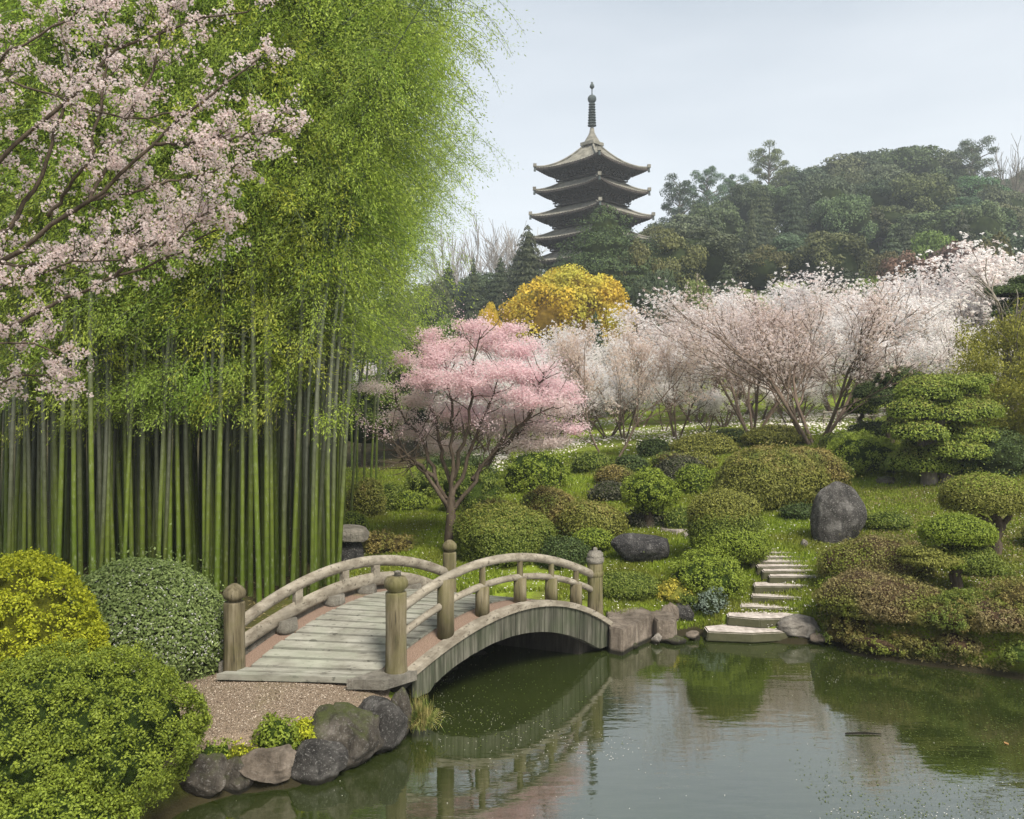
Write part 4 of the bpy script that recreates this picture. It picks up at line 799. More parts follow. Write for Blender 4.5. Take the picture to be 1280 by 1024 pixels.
mb = MB(); pads = [(560,436,66,30,0,PINK),(610,425,76,34,.3,PINK),(590,408,50,22,.2,PINK),(650,437,60,30,0,PINK),(540,450,48,30,-.4,PINK),(530,474,64,26,-.6,PINK),(575,478,70,24,-.5,PINK),(620,465,80,30,-.4,PINK),(665,470,76,30,-.1,PINK),(696,486,56,26,.1,PINK),(660,498,80,26,-.5,PINK),(700,510,44,22,0,PALEP),(525,500,50,20,.3,PALEP),(640,520,70,24,.3,PALEP),(680,535,60,20,.2,PALEP),(716,535,34,18,.1,PINK),(618,536,60,26,.6,PALEP),(560,515,50,24,.9,PALEP),(500,520,36,18,.4,PALEP),(464,484,44,12,-.4,PALEP),(655,556,70,22,.1,PALEP),(600,490,60,26,.6,PINK),(520,540,60,26,.4,PALEP),(560,560,70,26,.9,PALEP),(690,552,50,18,.1,PALEP),(585,520,90,30,.9,PINK),(510,448,30,16,0,PINK),(536,420,36,16,.1,PINK),(640,410,40,16,.3,PINK),(720,500,22,12,0,PINK)]
kk = D0/FPX
for x, y, w_, h_, dd, m_ in pads:
    c = px(x, y, D0+dd*1.4); nc = int(w_*h_/26)+4; Cc = c+nrm(rng.normal(size=(nc, 3)))*(rng.uniform(0, 1, (nc, 1))**.45)*np.array([w_*kk/2, w_*kk*.42, h_*kk/2]); n = int(w_*h_*1.9)
    i = rng.integers(0, nc, n); P = Cc[i]+rng.normal(size=(n, 3))*np.array([.10, .10, .045]); add_leaves(mb, P, rng.normal(size=(n, 3))*.8+np.array([.2, -.5, 1.2]), .036, .030, m_, rng, .2, tint=np.clip(rng.uniform(0, .7, n)+rng.uniform(0, .3, nc)[i], 0, 1))
T2 = [q for q in tips if CZ-(q[:, 2].mean()-0) < CZ and HY-(q[:, 2].mean()-CZ)*FPX/q[:, 1].mean() < 545]; blossoms(mb, T2, 26, .06, .034, PINK, rng)
partw(mb, 'blossom', root)
TWIG = barkmat('brown_twig_bark', (.085, .062, .045), (.21, .16, .125))
# background cherries: four kinds of vase shaped tree, metre sized, copied
def cherry_kind(seed, Hh, W, stems, m1, m2, per, size, thin=.038, maxd=3, sp=.72, cl=9):
    rng = np.random.default_rng(seed); out_, tips = [], []
    for s in range(stems):
        a = 6.28*(s+rng.uniform(-.3, .3))/stems; lean = rng.uniform(.35, .75) if stems > 1 else 0
        grow(rng, (math.cos(a)*.08, math.sin(a)*.08, -.15), (math.cos(a)*lean, math.sin(a)*lean, 1), Hh*.45, thin*Hh/3.6, 0, maxd+1, out_, tips, .03, sp, (4, 5), .08, .6, .66)
    A = np.concatenate(tips); sx = W/2/np.percentile(np.hypot(A[:, 0], A[:, 1]), 92); sz = Hh/np.percentile(A[:, 2], 99.8)
    S3 = np.array([sx, sx, sz]); out_ = [(P*S3, R, d) for P, R, d in out_]; tips = [t*S3 for t in tips]
    out_ = [q for q in out_ if q[2] < maxd or (q[2] == maxd and rng.uniform() < .6) or (q[2] > maxd and m2 is PEACH and rng.uniform() < .25)]; bm_ = branch_mesh(out_, TWIG, .008).mesh('branches'); mb = MB(); tips = [q for q in tips if q[-1, 2] > Hh*rng.uniform(.34, .82)]; blossoms(mb, tips, per, .13, size, m1, rng, start=.0, cl=cl)
    blossoms(mb, tips, per//2, .11, size*.85, m2, rng, cl=cl); return bm_, mb.mesh('blossom'), Hh
CK = [cherry_kind(1, 5., 5.4, 4, WHITEB, WHITEB, 52, .046), cherry_kind(2, 5., 5.8, 5, PALEP, PEACH, 34, .042), cherry_kind(3, 5., 5.4, 3, WHITEB, PALEP, 58, .048), cherry_kind(4, 5., 6.2, 2, PEACH, PALEP, 70, .042, .035, 3, .95)]
def bgcherry(x, y, top, kind, label, wf=1., d=None, rz=None, group='cherry trees in bloom along the top of the garden'):
    SEED[0] += 1; rr = np.random.default_rng(SEED[0]); p = ground(x, y) if d is None else None
    if d is not None: q = px(x, 500, d); p = np.array([q[0], d, H(q[0], d)])
    h = CZ-(top-HY)/FPX*p[1]-p[2]; s = h/CK[kind][2]; o = empty('cherry_tree', label, 'cherry tree', p, group, rr.uniform(0, 6.28) if rz is None else rz, (s*wf, s*wf, s))
    link('branches', CK[kind][0], (0, 0, 0), o); link('blossom', CK[kind][1], (0, 0, 0), o)
for a in [(762,580,402,3,'peach tinted cherry with two slim trunks on the middle slope right of the pink cherry',.95),
 (940,542,372,1,'cherry with several thin leaning stems left of the biggest bare branched cherry',1.1),(1018,556,352,1,'biggest bare branched cherry with dark upright stems, right of centre',1.3),
 (846,548,425,0,'pale cherry between the peach tinted cherry and the leaning one',1.),(700,560,415,2,'white cherry just behind the right side of the pink cherry',1.)]:
    bgcherry(*a)
BC = [(660,44,408,2,1.2),(735,46,418,0,1.1),(800,46,408,2,1.2),(870,46,372,2,1.2),(925,50,356,2,1.3),(985,48,352,2,1.2),(1045,46,356,0,1.2),(1105,44,350,2,1.3),(1150,48,345,2,1.3),(1190,38,356,0,1.3),(1236,42,322,2,1.4),(1290,40,308,2,1.4),(780,36,440,0,1.),(905,38,430,1,1.1),(1090,36,410,0,1.1),(1160,33,400,2,1.2),(590,40,440,2,1.2),(540,38,450,0,1.2),(640,34,455,0,1.3),(690,40,440,0,1.2),(600,44,440,0,1.2),(600,50,420,2,1.2),(1340,38,310,2,1.4),(830,40,452,3,1.),(1000,40,420,1,1.1),(1235,32,400,0,1.2),(700,38,470,2,1.2),(950,44,400,0,1.3),(500,42,450,2,1.3),(745,56,424,2,1.3),(760,38,470,0,1.6),(885,36,486,0,1.7),(985,37,470,0,1.6),(610,36,455,2,1.5),(560,38,455,0,1.4),(1180,40,420,2,1.5)]
BCL = {0: 'pale pink and white cherry in the distant belt of cherries above the garden', 1: 'cherry with many bare brown twigs in the distant belt of cherries', 2: 'white cherry in full bloom in the distant belt of cherries', 3: 'peach tinted cherry in the distant belt of cherries above the garden'}
for x, d, top, kd, wf in BC: bgcherry(x, 0, top, kd, BCL[kd]+(', left' if x < 720 else (', far right' if x > 1130 else ', centre')), wf, d, group='belt of distant cherries')
# foreground cherry reaching in from the left
rng = np.random.default_rng(77); fx, fy = -6.4, 7.6; root = empty('cherry_tree', 'near lilac pink flowering cherry whose branches reach in at the top left corner', 'cherry tree', (fx, fy, H(fx, fy)-.05))
out_, tips = [], []; tr = np.array([(fx, fy, .4), (fx-.05, fy, 1.6), (fx+.1, fy, 2.8), (fx+.15, fy+.05, 4.0), (fx+.1, fy, 5.4), (fx+.3, fy, 6.8)]); mb = MB(); tube(mb, tr, [.22, .17, .15, .13, .10, .06], BARK, 12); partw(mb, 'trunk', root)
def wpt(a, b, d): return tuple(px(a, b, d))
B = [[tuple(tr[3]), wpt(0,330,7.6), wpt(70,278,7.5), wpt(120,248,7.4), wpt(190,180,7.3), wpt(250,128,7.2), wpt(325,72,7.2)], [wpt(70,278,7.5), wpt(112,250,7.8), wpt(150,243,7.9), wpt(200,228,8.0), wpt(240,226,8.), wpt(330,192,8.1)],
 [tuple(tr[2]), wpt(0,415,7.7), wpt(80,372,7.6), wpt(140,350,7.6), wpt(200,325,7.6), wpt(270,288,7.6)], [tuple(tr[4]), wpt(10,290,8.2), wpt(60,200,8.2), wpt(90,100,8.2), wpt(70,10,8.2)], [wpt(60,270,7.5), wpt(110,200,7.2), wpt(132,110,7.2), wpt(135,-20,7.2)],
 [tuple(tr[2]), wpt(-40,480,7.6), wpt(0,478,7.6), wpt(40,470,7.6), wpt(78,465,7.6)], [wpt(112,250,7.4), wpt(160,150,7.6), wpt(190,90,7.6), wpt(215,-10,7.6)], [tuple(tr[4]), wpt(-60,120,7.6), wpt(20,60,7.5), wpt(90,20,7.5), wpt(180,-30,7.5)], [wpt(190,180,7.3), wpt(230,180,7.2), wpt(290,170,7.1), wpt(340,165,7.1)],
 [tuple(tr[3]), wpt(-50,240,7.9), wpt(10,190,7.9), wpt(60,150,7.9), wpt(150,60,7.9), wpt(260,20,7.9), wpt(310,15,7.9)], [wpt(140,350,7.6), wpt(170,310,7.4), wpt(220,300,7.3), wpt(260,262,7.3)], [tuple(tr[3]), wpt(-60,380,7.3), wpt(20,350,7.2), wpt(90,330,7.1), wpt(150,325,7.1)], [tuple(tr[4]), wpt(-80,20,7.8), wpt(0,-10,7.8), wpt(60,-30,7.8)], [tuple(tr[2]), wpt(-60,440,7.4), wpt(0,430,7.3), wpt(40,428,7.3), wpt(72,446,7.3)],
 [wpt(0,330,7.6), wpt(50,330,7.7), wpt(110,310,7.8), wpt(170,290,7.8), wpt(230,270,7.8)], [tuple(tr[4]), wpt(-30,90,7.4), wpt(30,110,7.3), wpt(90,130,7.2), wpt(160,150,7.2), wpt(230,140,7.2)]]
for bi, b_ in enumerate(B):
    q = np.array(b_); s = np.linspace(0, 1, 26); u = np.r_[0, np.cumsum(np.linalg.norm(np.diff(q, axis=0), axis=1))]; u /= u[-1]; Qs = np.stack([np.interp(s, u, q[:, j]) for j in range(3)], 1); Qs[1:-1] += rng.normal(size=Qs[1:-1].shape)*.012
    r0 = (.034 if bi in (0, 2, 3, 9) else .017); out_.append((Qs, np.linspace(r0, .007, 26), 1))
    for i in range(5, 26):
        for _ in range(2):
            if rng.uniform() < .22: continue
            dd = nrm(Qs[i]-Qs[i-1]); v = nrm(np.cross(dd, rng.normal(size=3))); grow(rng, Qs[i], dd*.75+v*.7, rng.uniform(.10, .30), .0045, 4, 5, out_, tips, .05, .8, (2, 3), .15)
partw(branch_mesh(out_, BARK, .0022), 'branches', root)
T = np.array(tips); nC = int(len(T)*4.6); k = rng.integers(0, len(T), nC); i = rng.integers(2, 6, nC); Cc = T[k, i]+rng.normal(size=(nC, 3))*.028; nf = 6; Cf = np.repeat(Cc, nf, 0); dF = nrm(rng.normal(size=Cf.shape)+np.array([0, -.15, .1])); Pf = Cf+dF*.026*rng.uniform(.7, 1.2, (len(Cf), 1))
tb = np.repeat(rng.uniform(0, .45, nC), nf); A = nrm(np.cross(dF, rng.normal(size=dF.shape))); Bv = np.cross(dF, A); R_ = .0118*rng.uniform(.8, 1.2, (len(Pf), 1)); V = []; 
for q in range(5):
    a0 = 2*math.pi*q/5; rd = A*math.cos(a0)+Bv*math.sin(a0); sd = -A*math.sin(a0)+Bv*math.cos(a0); V.append(np.stack([Pf, Pf+rd*R_*.6+sd*R_*.42+dF*R_*.25, Pf+rd*R_*1.05+dF*R_*.4, Pf+rd*R_*.6-sd*R_*.42+dF*R_*.25], 1))
V = np.stack(V, 1).reshape(-1, 3); mb = MB(); tt = np.repeat(np.clip(tb+rng.uniform(0, .5, len(Pf)), 0, 1), 20); mb.add(V, np.arange(len(V)).reshape(-1, 4), LILAC, tt)
add_leaves(mb, Pf[::9]-dF[::9]*.03, dF[::9], .03, .012, leafmat('young_bronze_leaf', (.12, .06, .02), (.25, .20, .06)), rng)
partw(mb, 'blossom', root); print('fg flowers', len(Pf))
#@@PART4
# ------------------------------------------------------------------ bamboo grove
m, t, o = newmat('bamboo_culm'); tcn = t.nodes.new('ShaderNodeTexCoord'); sp = t.nodes.new('ShaderNodeSeparateXYZ'); t.links.new(tcn.outputs['Object'], sp.inputs[0])
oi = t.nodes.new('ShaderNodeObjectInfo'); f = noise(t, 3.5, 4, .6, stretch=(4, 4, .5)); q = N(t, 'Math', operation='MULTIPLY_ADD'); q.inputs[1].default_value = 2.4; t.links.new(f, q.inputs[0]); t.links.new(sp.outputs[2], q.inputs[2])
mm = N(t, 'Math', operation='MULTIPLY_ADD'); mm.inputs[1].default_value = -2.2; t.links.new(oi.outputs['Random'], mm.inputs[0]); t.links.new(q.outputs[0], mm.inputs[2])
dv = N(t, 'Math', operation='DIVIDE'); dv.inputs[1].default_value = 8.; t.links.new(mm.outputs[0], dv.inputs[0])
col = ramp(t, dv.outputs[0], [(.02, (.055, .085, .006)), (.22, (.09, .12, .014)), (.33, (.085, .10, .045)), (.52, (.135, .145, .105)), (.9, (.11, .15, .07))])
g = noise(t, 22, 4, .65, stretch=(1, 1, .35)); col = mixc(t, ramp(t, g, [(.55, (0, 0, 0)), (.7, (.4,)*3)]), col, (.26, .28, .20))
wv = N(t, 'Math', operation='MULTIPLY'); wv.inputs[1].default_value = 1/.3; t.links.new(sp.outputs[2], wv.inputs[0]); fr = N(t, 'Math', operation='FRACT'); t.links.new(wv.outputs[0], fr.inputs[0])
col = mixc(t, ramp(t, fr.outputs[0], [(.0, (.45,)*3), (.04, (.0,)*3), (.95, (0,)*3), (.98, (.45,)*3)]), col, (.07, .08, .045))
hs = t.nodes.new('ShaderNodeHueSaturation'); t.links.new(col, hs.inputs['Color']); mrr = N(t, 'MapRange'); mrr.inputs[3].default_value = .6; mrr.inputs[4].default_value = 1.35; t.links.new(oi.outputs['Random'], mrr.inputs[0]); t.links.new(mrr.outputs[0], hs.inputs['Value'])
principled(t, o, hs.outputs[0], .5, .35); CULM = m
BAM = leafmat('bamboo_leaf', (.15, .25, .020), (.42, .58, .09), .5, objvar=.2)
BAMY = leafmat('bamboo_leaf_young', (.20, .27, .02), (.50, .58, .09), .5, objvar=.2)
def bamboo_kind(seed, Hh, lean, z0, leafn, rad):
    rng = np.random.default_rng(seed); z = np.linspace(0, 1, int(Hh/.3)+1); n = len(z)
    bx = lean*z**3.2; P = np.c_[bx, .15*np.sin(z*3+seed)*z, Hh*z-abs(lean)*.35*z**3]; P = P+0
    R = .84*rad*np.interp(z, [0, .05, .5, .85, 1], [1.1, 1., .82, .4, .08]); V = []; RR = []
    for i in range(n-1):
        for u in ((0., 1.045), (.05, .985), (.95, .995)): V.append(P[i]*(1-u[0])+P[i+1]*u[0]); RR.append(R[i]*u[1])
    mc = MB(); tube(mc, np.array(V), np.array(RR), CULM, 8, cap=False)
    mf = MB(); LP, LD, TI = [], [], []; T_ = nrm(np.gradient(P, axis=0))
    for i in range(int(z0/.3), n-1):
        zz = i/n; L0_ = np.interp(P[i, 2]/Hh, [z0/Hh, z0/Hh+.12, .7, .95, 1.], [.6, 1.5, 1.6, 1.2, .5])*1.1
        for s in range(3 if P[i, 2] > z0+1 else 2):
            if rng.uniform() < np.interp(P[i, 2]-z0, [0, 3], [.72, 0]): continue
            a = rng.uniform(0, 6.28); d = nrm(np.array([math.cos(a), math.sin(a), rng.uniform(.15, .7)])); L = L0_*rng.uniform(.6, 1.2); m_ = 8; u = np.linspace(0, 1, m_)
            B_ = P[i]+d*L*u[:, None]; B_[:, 2] -= L*.75*u**2; tube(mf, B_, np.linspace(.008, .003, m_), CULM, 3, cap=False)
            sub = 22
            for k in range(sub):
                u0 = rng.uniform(.12, 1); c = P[i]+d*L*u0; c[2] -= L*.75*u0**2; sdir = nrm(np.array([d[0], d[1], -.3])+rng.normal(size=3)*.65); nl = max(3, int(leafn*rng.uniform(.5, 1.1))); w_ = rng.uniform(0, 1, nl)[:, None]
                LP.append(c+sdir*w_*rng.uniform(.25, .45)+rng.normal(size=(nl, 3))*.06); LD.append(np.repeat([sdir], nl, 0)+rng.normal(size=(nl, 3))*.45); TI.append(np.full(nl, rng.uniform(0, .5)))
    LP = np.concatenate(LP); LD = np.concatenate(LD); TI = np.concatenate(TI); LD[:, 2] -= .45; LD = nrm(LD); nn = len(LP)
    b = nrm(np.cross(LD, rng.normal(size=(nn, 3))+np.array([0, 0, 1.2]))); L = rng.uniform(.045, .082, (nn, 1)); W = L*.15
    V = np.stack([LP, LP+LD*L*.4+b*W, LP+LD*L, LP+LD*L*.4-b*W], 1).reshape(-1, 3); tt = np.repeat(np.clip(TI+rng.uniform(0, .6, nn), 0, 1), 4)
    mf.add(V, np.arange(4*nn).reshape(-1, 4), BAM if seed % 3 else BAMY, tt); return mc.mesh('culm'), mf.mesh('foliage'), nn
BK = [bamboo_kind(11, 14.5, 1.6, 5.3, 13, .052), bamboo_kind(12, 13., -.9, 4.2, 13, .048), bamboo_kind(13, 15.5, 1.6, 5.6, 13, .058), bamboo_kind(14, 12., 1.2, 3.7, 13, .048), bamboo_kind(15, 14., .5, 4.3, 13, .05), bamboo_kind(16, 12.5, 2.9, 4.2, 8, .043), bamboo_kind(17, 11, 1.8, 3.4, 8, .045), bamboo_kind(18, 12.5, .8, 2.5, 13, .05)]
print('leaves per bamboo', [b[2] for b in BK])
rng = np.random.default_rng(9); spots = []
def tryspot(x, d, md, kd=None, front=0): 
    X_ = (x-CX)/FPX*d
    if all((X_-s[0])**2+(d-s[1])**2 > md*md for s in spots) and float(pond_sd(np.array([X_]), np.array([d]))[0]) > .2 and not (X_ > -3.0 and d < 15.3): spots.append((X_, d, kd, front, x)); return True
for x in (8, 48, 62, 88, 104, 118, 128, 152, 176, 190, 212, 222, 236, 262, 268, 290, 300, 326, 344, 356, 372, 388, 398, 412, 421): tryspot(x+rng.uniform(-3, 3), rng.uniform(14.3, 16.2), .16, None, 1)
for _ in range(2500):
    if len(spots) > 190: break
    tryspot(rng.uniform(-10, 424), rng.uniform(14.6, 17.8), .11)
for _ in range(1200):
    if len(spots) > 266: break
    tryspot(rng.uniform(-30, 440), rng.uniform(17, 22), .26)
for _ in range(900):
    if len(spots) > 284: break
    tryspot(rng.uniform(-60, 470), rng.uniform(22, 28), .5)
for x, d in ((430,19.5),(438,21),(446,24),(455,27),(430,25),(470,29),(418,18.6),(405,17.8),(462,23),(440,31),(480,33)): tryspot(x, d, .15, 5 if d < 25 else 6, 2)
for i, (X_, d, kd, fr_, x) in enumerate(spots):
    right = x > 370; kd = (rng.choice([0, 1, 2, 3, 4]) if not right else rng.choice([2, 5, 0, 6])) if kd is None else kd
    rz = rng.uniform(-.5, .5) if right else rng.uniform(-2.2, .4); s = rng.uniform(.88, 1.08); rs = rng.uniform(.75, 1.25)
    if fr_ == 1 and i % 2 and not right: kd = 7
    zone = 'at the left edge of the grove' if x < 70 else 'behind the clipped dome hedge' if x < 285 else 'behind the left bridge rail' if x < 400 else 'at the right edge of the grove'
    if fr_ == 1:
        lb = f"thick mossy bamboo culm in the front row {zone}"
        if i == 0: lb = 'leftmost thick front bamboo culm, cut by the left edge of the picture'
    elif d < 17.5: lb = f"green bamboo culm crowded in the middle rows {zone}"
    else: lb = f"slim shaded bamboo culm deep {zone.replace('at the', 'in the grove at its').replace(' of the grove', '')}"
    if fr_ == 2: lb = 'slender bamboo leaning right at the open right edge of the grove'
    o_ = empty('bamboo', lb, 'bamboo', (X_, d, H(X_, d)-.05), 'bamboo culms of the grove: '+zone, rz, (s, s, s))
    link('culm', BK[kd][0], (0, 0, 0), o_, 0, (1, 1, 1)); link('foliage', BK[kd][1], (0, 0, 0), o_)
    tx, ty = rng.normal()*.022, rng.normal()*.024; o_.rotation_euler = (tx, ty, rz)
    c_ = o_.children
print('bamboos', len(spots))

# ------------------------------------------------------------------ far trees
FD = leafmat('forest_leaf', (.02, .046, .014), (.10, .165, .05), .15, objvar=1.0)
FDD = leafmat('conifer_leaf', (.018, .034, .012), (.06, .09, .030), .1, objvar=.5)
FOL = leafmat('olive_forest_leaf', (.05, .055, .014), (.17, .17, .05), .15, objvar=.3)
FBR = leafmat('bronze_forest_leaf', (.08, .055, .03), (.22, .16, .09), .15, objvar=.6)
FLT = leafmat('light_forest_leaf', (.05, .085, .014), (.18, .25, .045), .2, objvar=.3)
CORES.update({})
def crown_broad(seed, mat, n=9000, leaf=.026, blobs=46):
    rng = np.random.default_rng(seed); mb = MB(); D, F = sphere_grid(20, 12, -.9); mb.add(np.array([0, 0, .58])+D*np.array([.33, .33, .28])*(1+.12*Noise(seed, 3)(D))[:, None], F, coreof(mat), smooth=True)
    Dc = nrm(rng.normal(size=(blobs, 3))); Dc[:, 2] = np.where(Dc[:, 2] < -.45, -Dc[:, 2], Dc[:, 2]); C = np.array([0, 0, .57])+Dc*np.array([.37, .37, .32])*rng.uniform(.75, 1.05, (blobs, 1)); r = rng.uniform(.08, .165, blobs)
    k = rng.choice(blobs, n, p=r**2/np.sum(r**2)); q = nrm(rng.normal(size=(n, 3))+Dc[k]*.5+np.array([0, 0, .45])); P = C[k]+q*(r[k]*rng.uniform(.7, 1.08, n))[:, None]*np.array([1, 1, .72])
    add_leaves(mb, P, q, leaf, leaf*.8, mat, rng, .5, tint=np.clip(rng.uniform(0, .7, n)+rng.uniform(0, .3, blobs)[k], 0, 1)); return mb.mesh('crown')
def crown_conifer(seed, mat, n=8000, leaf=.03, slim=.5, power=.85, tiers=13):
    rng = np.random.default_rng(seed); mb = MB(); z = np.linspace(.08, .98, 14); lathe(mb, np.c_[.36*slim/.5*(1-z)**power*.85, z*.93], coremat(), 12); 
    u = 1-np.sqrt(rng.uniform(0, 1, n)); zt = .06+.94*u; a = rng.uniform(0, 6.28, n); lob = 1+.16*np.sin(a*5+zt*40+seed)+.12*np.sin(a*9-zt*23); saw = .80+.28*(1-((zt*tiers) % 1)); r = slim*(1-zt)**power*lob*saw*rng.uniform(.72, 1.06, n)
    P = np.c_[r*np.cos(a), r*np.sin(a), zt-.02*((zt*tiers) % 1)]; NN = np.c_[np.cos(a), np.sin(a), np.full(n, .7)]; add_leaves(mb, P, NN, leaf, leaf*.6, mat, rng, .55, down=.3); return mb.mesh('crown')
def crown_airy(seed, mat, n=13000, leaf=.015, pads=34):
    rng = np.random.default_rng(seed); mb = MB(); br = MB(); tube(br, [(0, 0, 0), (.01, 0, .4), (-.01, .01, .7), (0, 0, .97)], [.022, .018, .012, .004], BARKG, 6)
    for k in range(pads):
        z = .42+.56*(k+.5)/pads; a = k*2.4+rng.uniform(-.4, .4); rr = rng.uniform(.1, .34)*(1.15-.75*(z-.4)); c = np.array([rr*math.cos(a), rr*math.sin(a), z]); tube(br, [(0, 0, z-.09), c*(.5, .5, 1)-(0, 0, .04), c-(0, 0, .01)], [.009, .006, .003], BARKG, 4)
        m_ = n//pads; q = nrm(rng.normal(size=(m_, 3))+(0, 0, .4)); w_ = rng.uniform(.06, .13); P = c+q*np.array([w_, w_, w_*.5])*rng.uniform(.5, 1.05, (m_, 1)); add_leaves(mb, P, q, leaf, leaf*.7, mat, rng, .5)
    return mb.mesh('crown'), br.mesh('trunk')
tm = MB(); tube(tm, [(0, 0, -.02), (.01, 0, .2), (0, .01, .45), (0, 0, .6)], [.032, .025, .018, .01], BARK, 7); TRUNK = tm.mesh('trunk')
VAR = {'broad': [(crown_broad(s, FD), TRUNK) for s in range(31, 35)], 'cone': [(crown_conifer(s, FDD), TRUNK) for s in (41, 42)], 'spire': [(crown_conifer(43, FDD, 5000, .03, .30, .9, 9), TRUNK)], 'pyramid': [(crown_conifer(44, leafmat('yew_leaf', (.018, .035, .012), (.075, .115, .03), .15), 36000, .014, .54, .60, 6), TRUNK)],
 'airy': [crown_airy(s, FD) for s in (51, 52)], 'olive': [(crown_broad(61, FOL, 9000), TRUNK), (crown_broad(62, FOL, 9000), TRUNK)], 'bronze': [(crown_broad(64, FBR), TRUNK)], 'light': [(crown_broad(65, FLT), TRUNK)], 'gold': [(crown_broad(66, GLD, 24000, .019, 70), TRUNK)]}
def fartree(x, top, wpx, d, kind, label, group=None, hmin=2.5):
    SEED[0] += 1; rr = np.random.default_rng(SEED[0]); q = px(x, top, d); z = H(q[0], d); h = max(q[2]-z, hmin); wd = wpx*d/FPX; v = VAR[kind][rr.integers(len(VAR[kind]))]
    o_ = empty({'cone': 'conifer', 'spire': 'conifer', 'pyramid': 'conifer', 'airy': 'pine_tree'}.get(kind, 'tree'), label, 'conifer' if kind in ('cone', 'spire', 'pyramid') else 'tree', (q[0], d, z-.1), group, rr.uniform(0, 6.28), (wd/.95, wd/.95, h))
    link('trunk', v[1], (0, 0, 0), o_); link('crown', v[0], (0, 0, 0), o_); return o_
NAMED = [(757,249,192,72,'pyramid','big dense pyramid shaped evergreen directly in front of the pagoda'),(660,277,82,84,'cone','grey green conifer left of the foot of the pagoda'),(626,318,56,90,'cone','conifer between the bare hilltop trees and the grey green conifer'),(592,315,46,92,'spire','narrow dark conifer left of centre below the bare trees'),
 (560,322,60,95,'cone','dark conifer at the edge of the bamboo foliage'),(540,345,60,86,'broad','dark round tree at the edge of the bamboo foliage'),(835,288,100,76,'olive','layered olive evergreen right of the pyramid shaped evergreen'),(798,300,70,70,'olive','olive tree between the pyramid evergreen and the layered one'),
 (945,305,86,84,'olive','flat topped olive tree in front of the wooded hill'),(940,247,44,100,'spire','slim pointed conifer standing out on the wooded hill'),(893,262,64,96,'cone','dark conifer left of the slim pointed one'),(1080,340,70,60,'light','light green tree top above the cherries, right of centre'),
 (850,222,86,128,'airy','airy see through pine at the left end of the ridge'),(884,210,72,130,'airy','second airy pine from the left end of the ridge'),(962,182,84,135,'airy','tall airy pine topping the left shoulder of the wooded hill'),(915,216,64,134,'airy','airy pine between two taller ones on the ridge'),(1215,173,84,138,'airy','tallest airy pine with a gap in its crown at the right end of the ridge'),
 (1130,178,110,140,'broad','broad crown forming the highest point of the wooded hill'),(1040,195,100,140,'broad','round crown on the ridge left of the highest crown'),(1085,184,90,142,'broad','round crown on the ridge just left of the summit'),(1180,188,90,142,'broad','dark crown on the ridge right of the summit'),(1000,206,90,138,'broad','dark crown on the ridge right of the tall airy pine'),
 (1285,205,70,140,'broad','dark tree at the right edge of the ridge'),(1130,312,90,72,'bronze','bronze brown round tree at the foot of the hill, above the cherries'),(1195,300,90,76,'bronze','second bronze tree at the foot of the hill, farther right'),(1240,290,70,70,'olive','olive tree above the cherries at the far right'),(1165,285,80,84,'light','green rounded tree above the bronze trees'),
 (712,328,170,60,'gold','golden yellow tree glowing below the pagoda'),(757,362,60,58,'gold','smaller golden tree at the right shoulder of the large golden one'),(612,374,40,58,'gold','small yellow tree top left of the golden tree'),(745,385,60,54,'cone','dark low conifer under the golden tree'),(570,392,90,50,'light','green tree behind the left side of the pink cherry'),(520,400,100,42,'light','light green tree at the right side of the bamboo'),
 (820,330,70,64,'broad','dark round tree below the layered olive evergreen'),(870,345,60,58,'light','green tree top behind the cherries right of centre'),(500,440,120,36,'light','bright green tree beyond the right side of the bamboo'),(455,470,110,33,'light','leafy green tree hidden behind the last bamboo culms'),(700,310,60,80,'cone','dark conifer hiding the foot of the pagoda on the left')]
for a in NAMED: fartree(*a)
rng = np.random.default_rng(19); placed = [(px(a[0], 0, a[3])[0], a[3]) for a in NAMED]; cnt = 0
for _ in range(4000):
    d = rng.uniform(62, 146); x = rng.uniform(770, 1420) if d > 95 else rng.uniform(840, 1400); X_ = (x-CX)/FPX*d
    if not all(math.hypot(X_-a, d-b) > 5.2 for a, b in placed): continue
    z = H(X_, d)
    if d < 75 and x < 1000: continue
    h = rng.uniform(7, 11.5) if d > 80 else rng.uniform(5, 7); top = HY-(z+h-CZ)*FPX/d
    lim = np.interp(x, [770, 830, 880, 960, 1040, 1130, 1220, 1290, 1400], [300, 262, 238, 215, 205, 190, 200, 225, 230])
    if top < lim or top < (330 if d < 75 else 0): continue
    kd = rng.choice(['broad', 'broad', 'broad', 'cone', 'cone', 'cone', 'olive' if d < 100 else 'broad', 'bronze' if d < 85 and x > 1080 else 'broad']); wd = rng.uniform(7.5, 12) if kd == 'broad' else rng.uniform(5, 8); placed.append((X_, d)); cnt += 1
    zone = 'left' if x < 960 else 'middle' if x < 1130 else 'right'; hgt = 'lower' if d < 95 else 'upper' if d > 122 else 'middle'
    fartree(x, top, wd*FPX/d, d, kd, f"{dict(broad='dark rounded evergreen', cone='dark pointed conifer', olive='olive rounded tree', bronze='bronze rounded tree')[kd]} on the {hgt} slope of the wooded hill, {zone} part", f"forest trees {hgt} slope {zone} {kd}")
    if cnt > 150: break
print('forest', cnt)
for k, (x, d) in enumerate([(570,118),(600,116),(640,114),(690,110),(530,112),(650,100),(610,100),(575,104),(500,90),(470,80),(430,75),(390,70),(330,80),(250,85),(150,90),(60,90),(-40,90)]):
    fartree(x, HY-(H((x-CX)/FPX*d, d)+rng.uniform(7.5, 9.5)-CZ)*FPX/d, 90*100/d, d, ('broad', 'cone')[k % 2], ('dark rounded tree low on the hill behind the left side' if k % 2 == 0 else 'dark conifer low on the hill behind the left side'), 'dark trees beyond the bamboo')
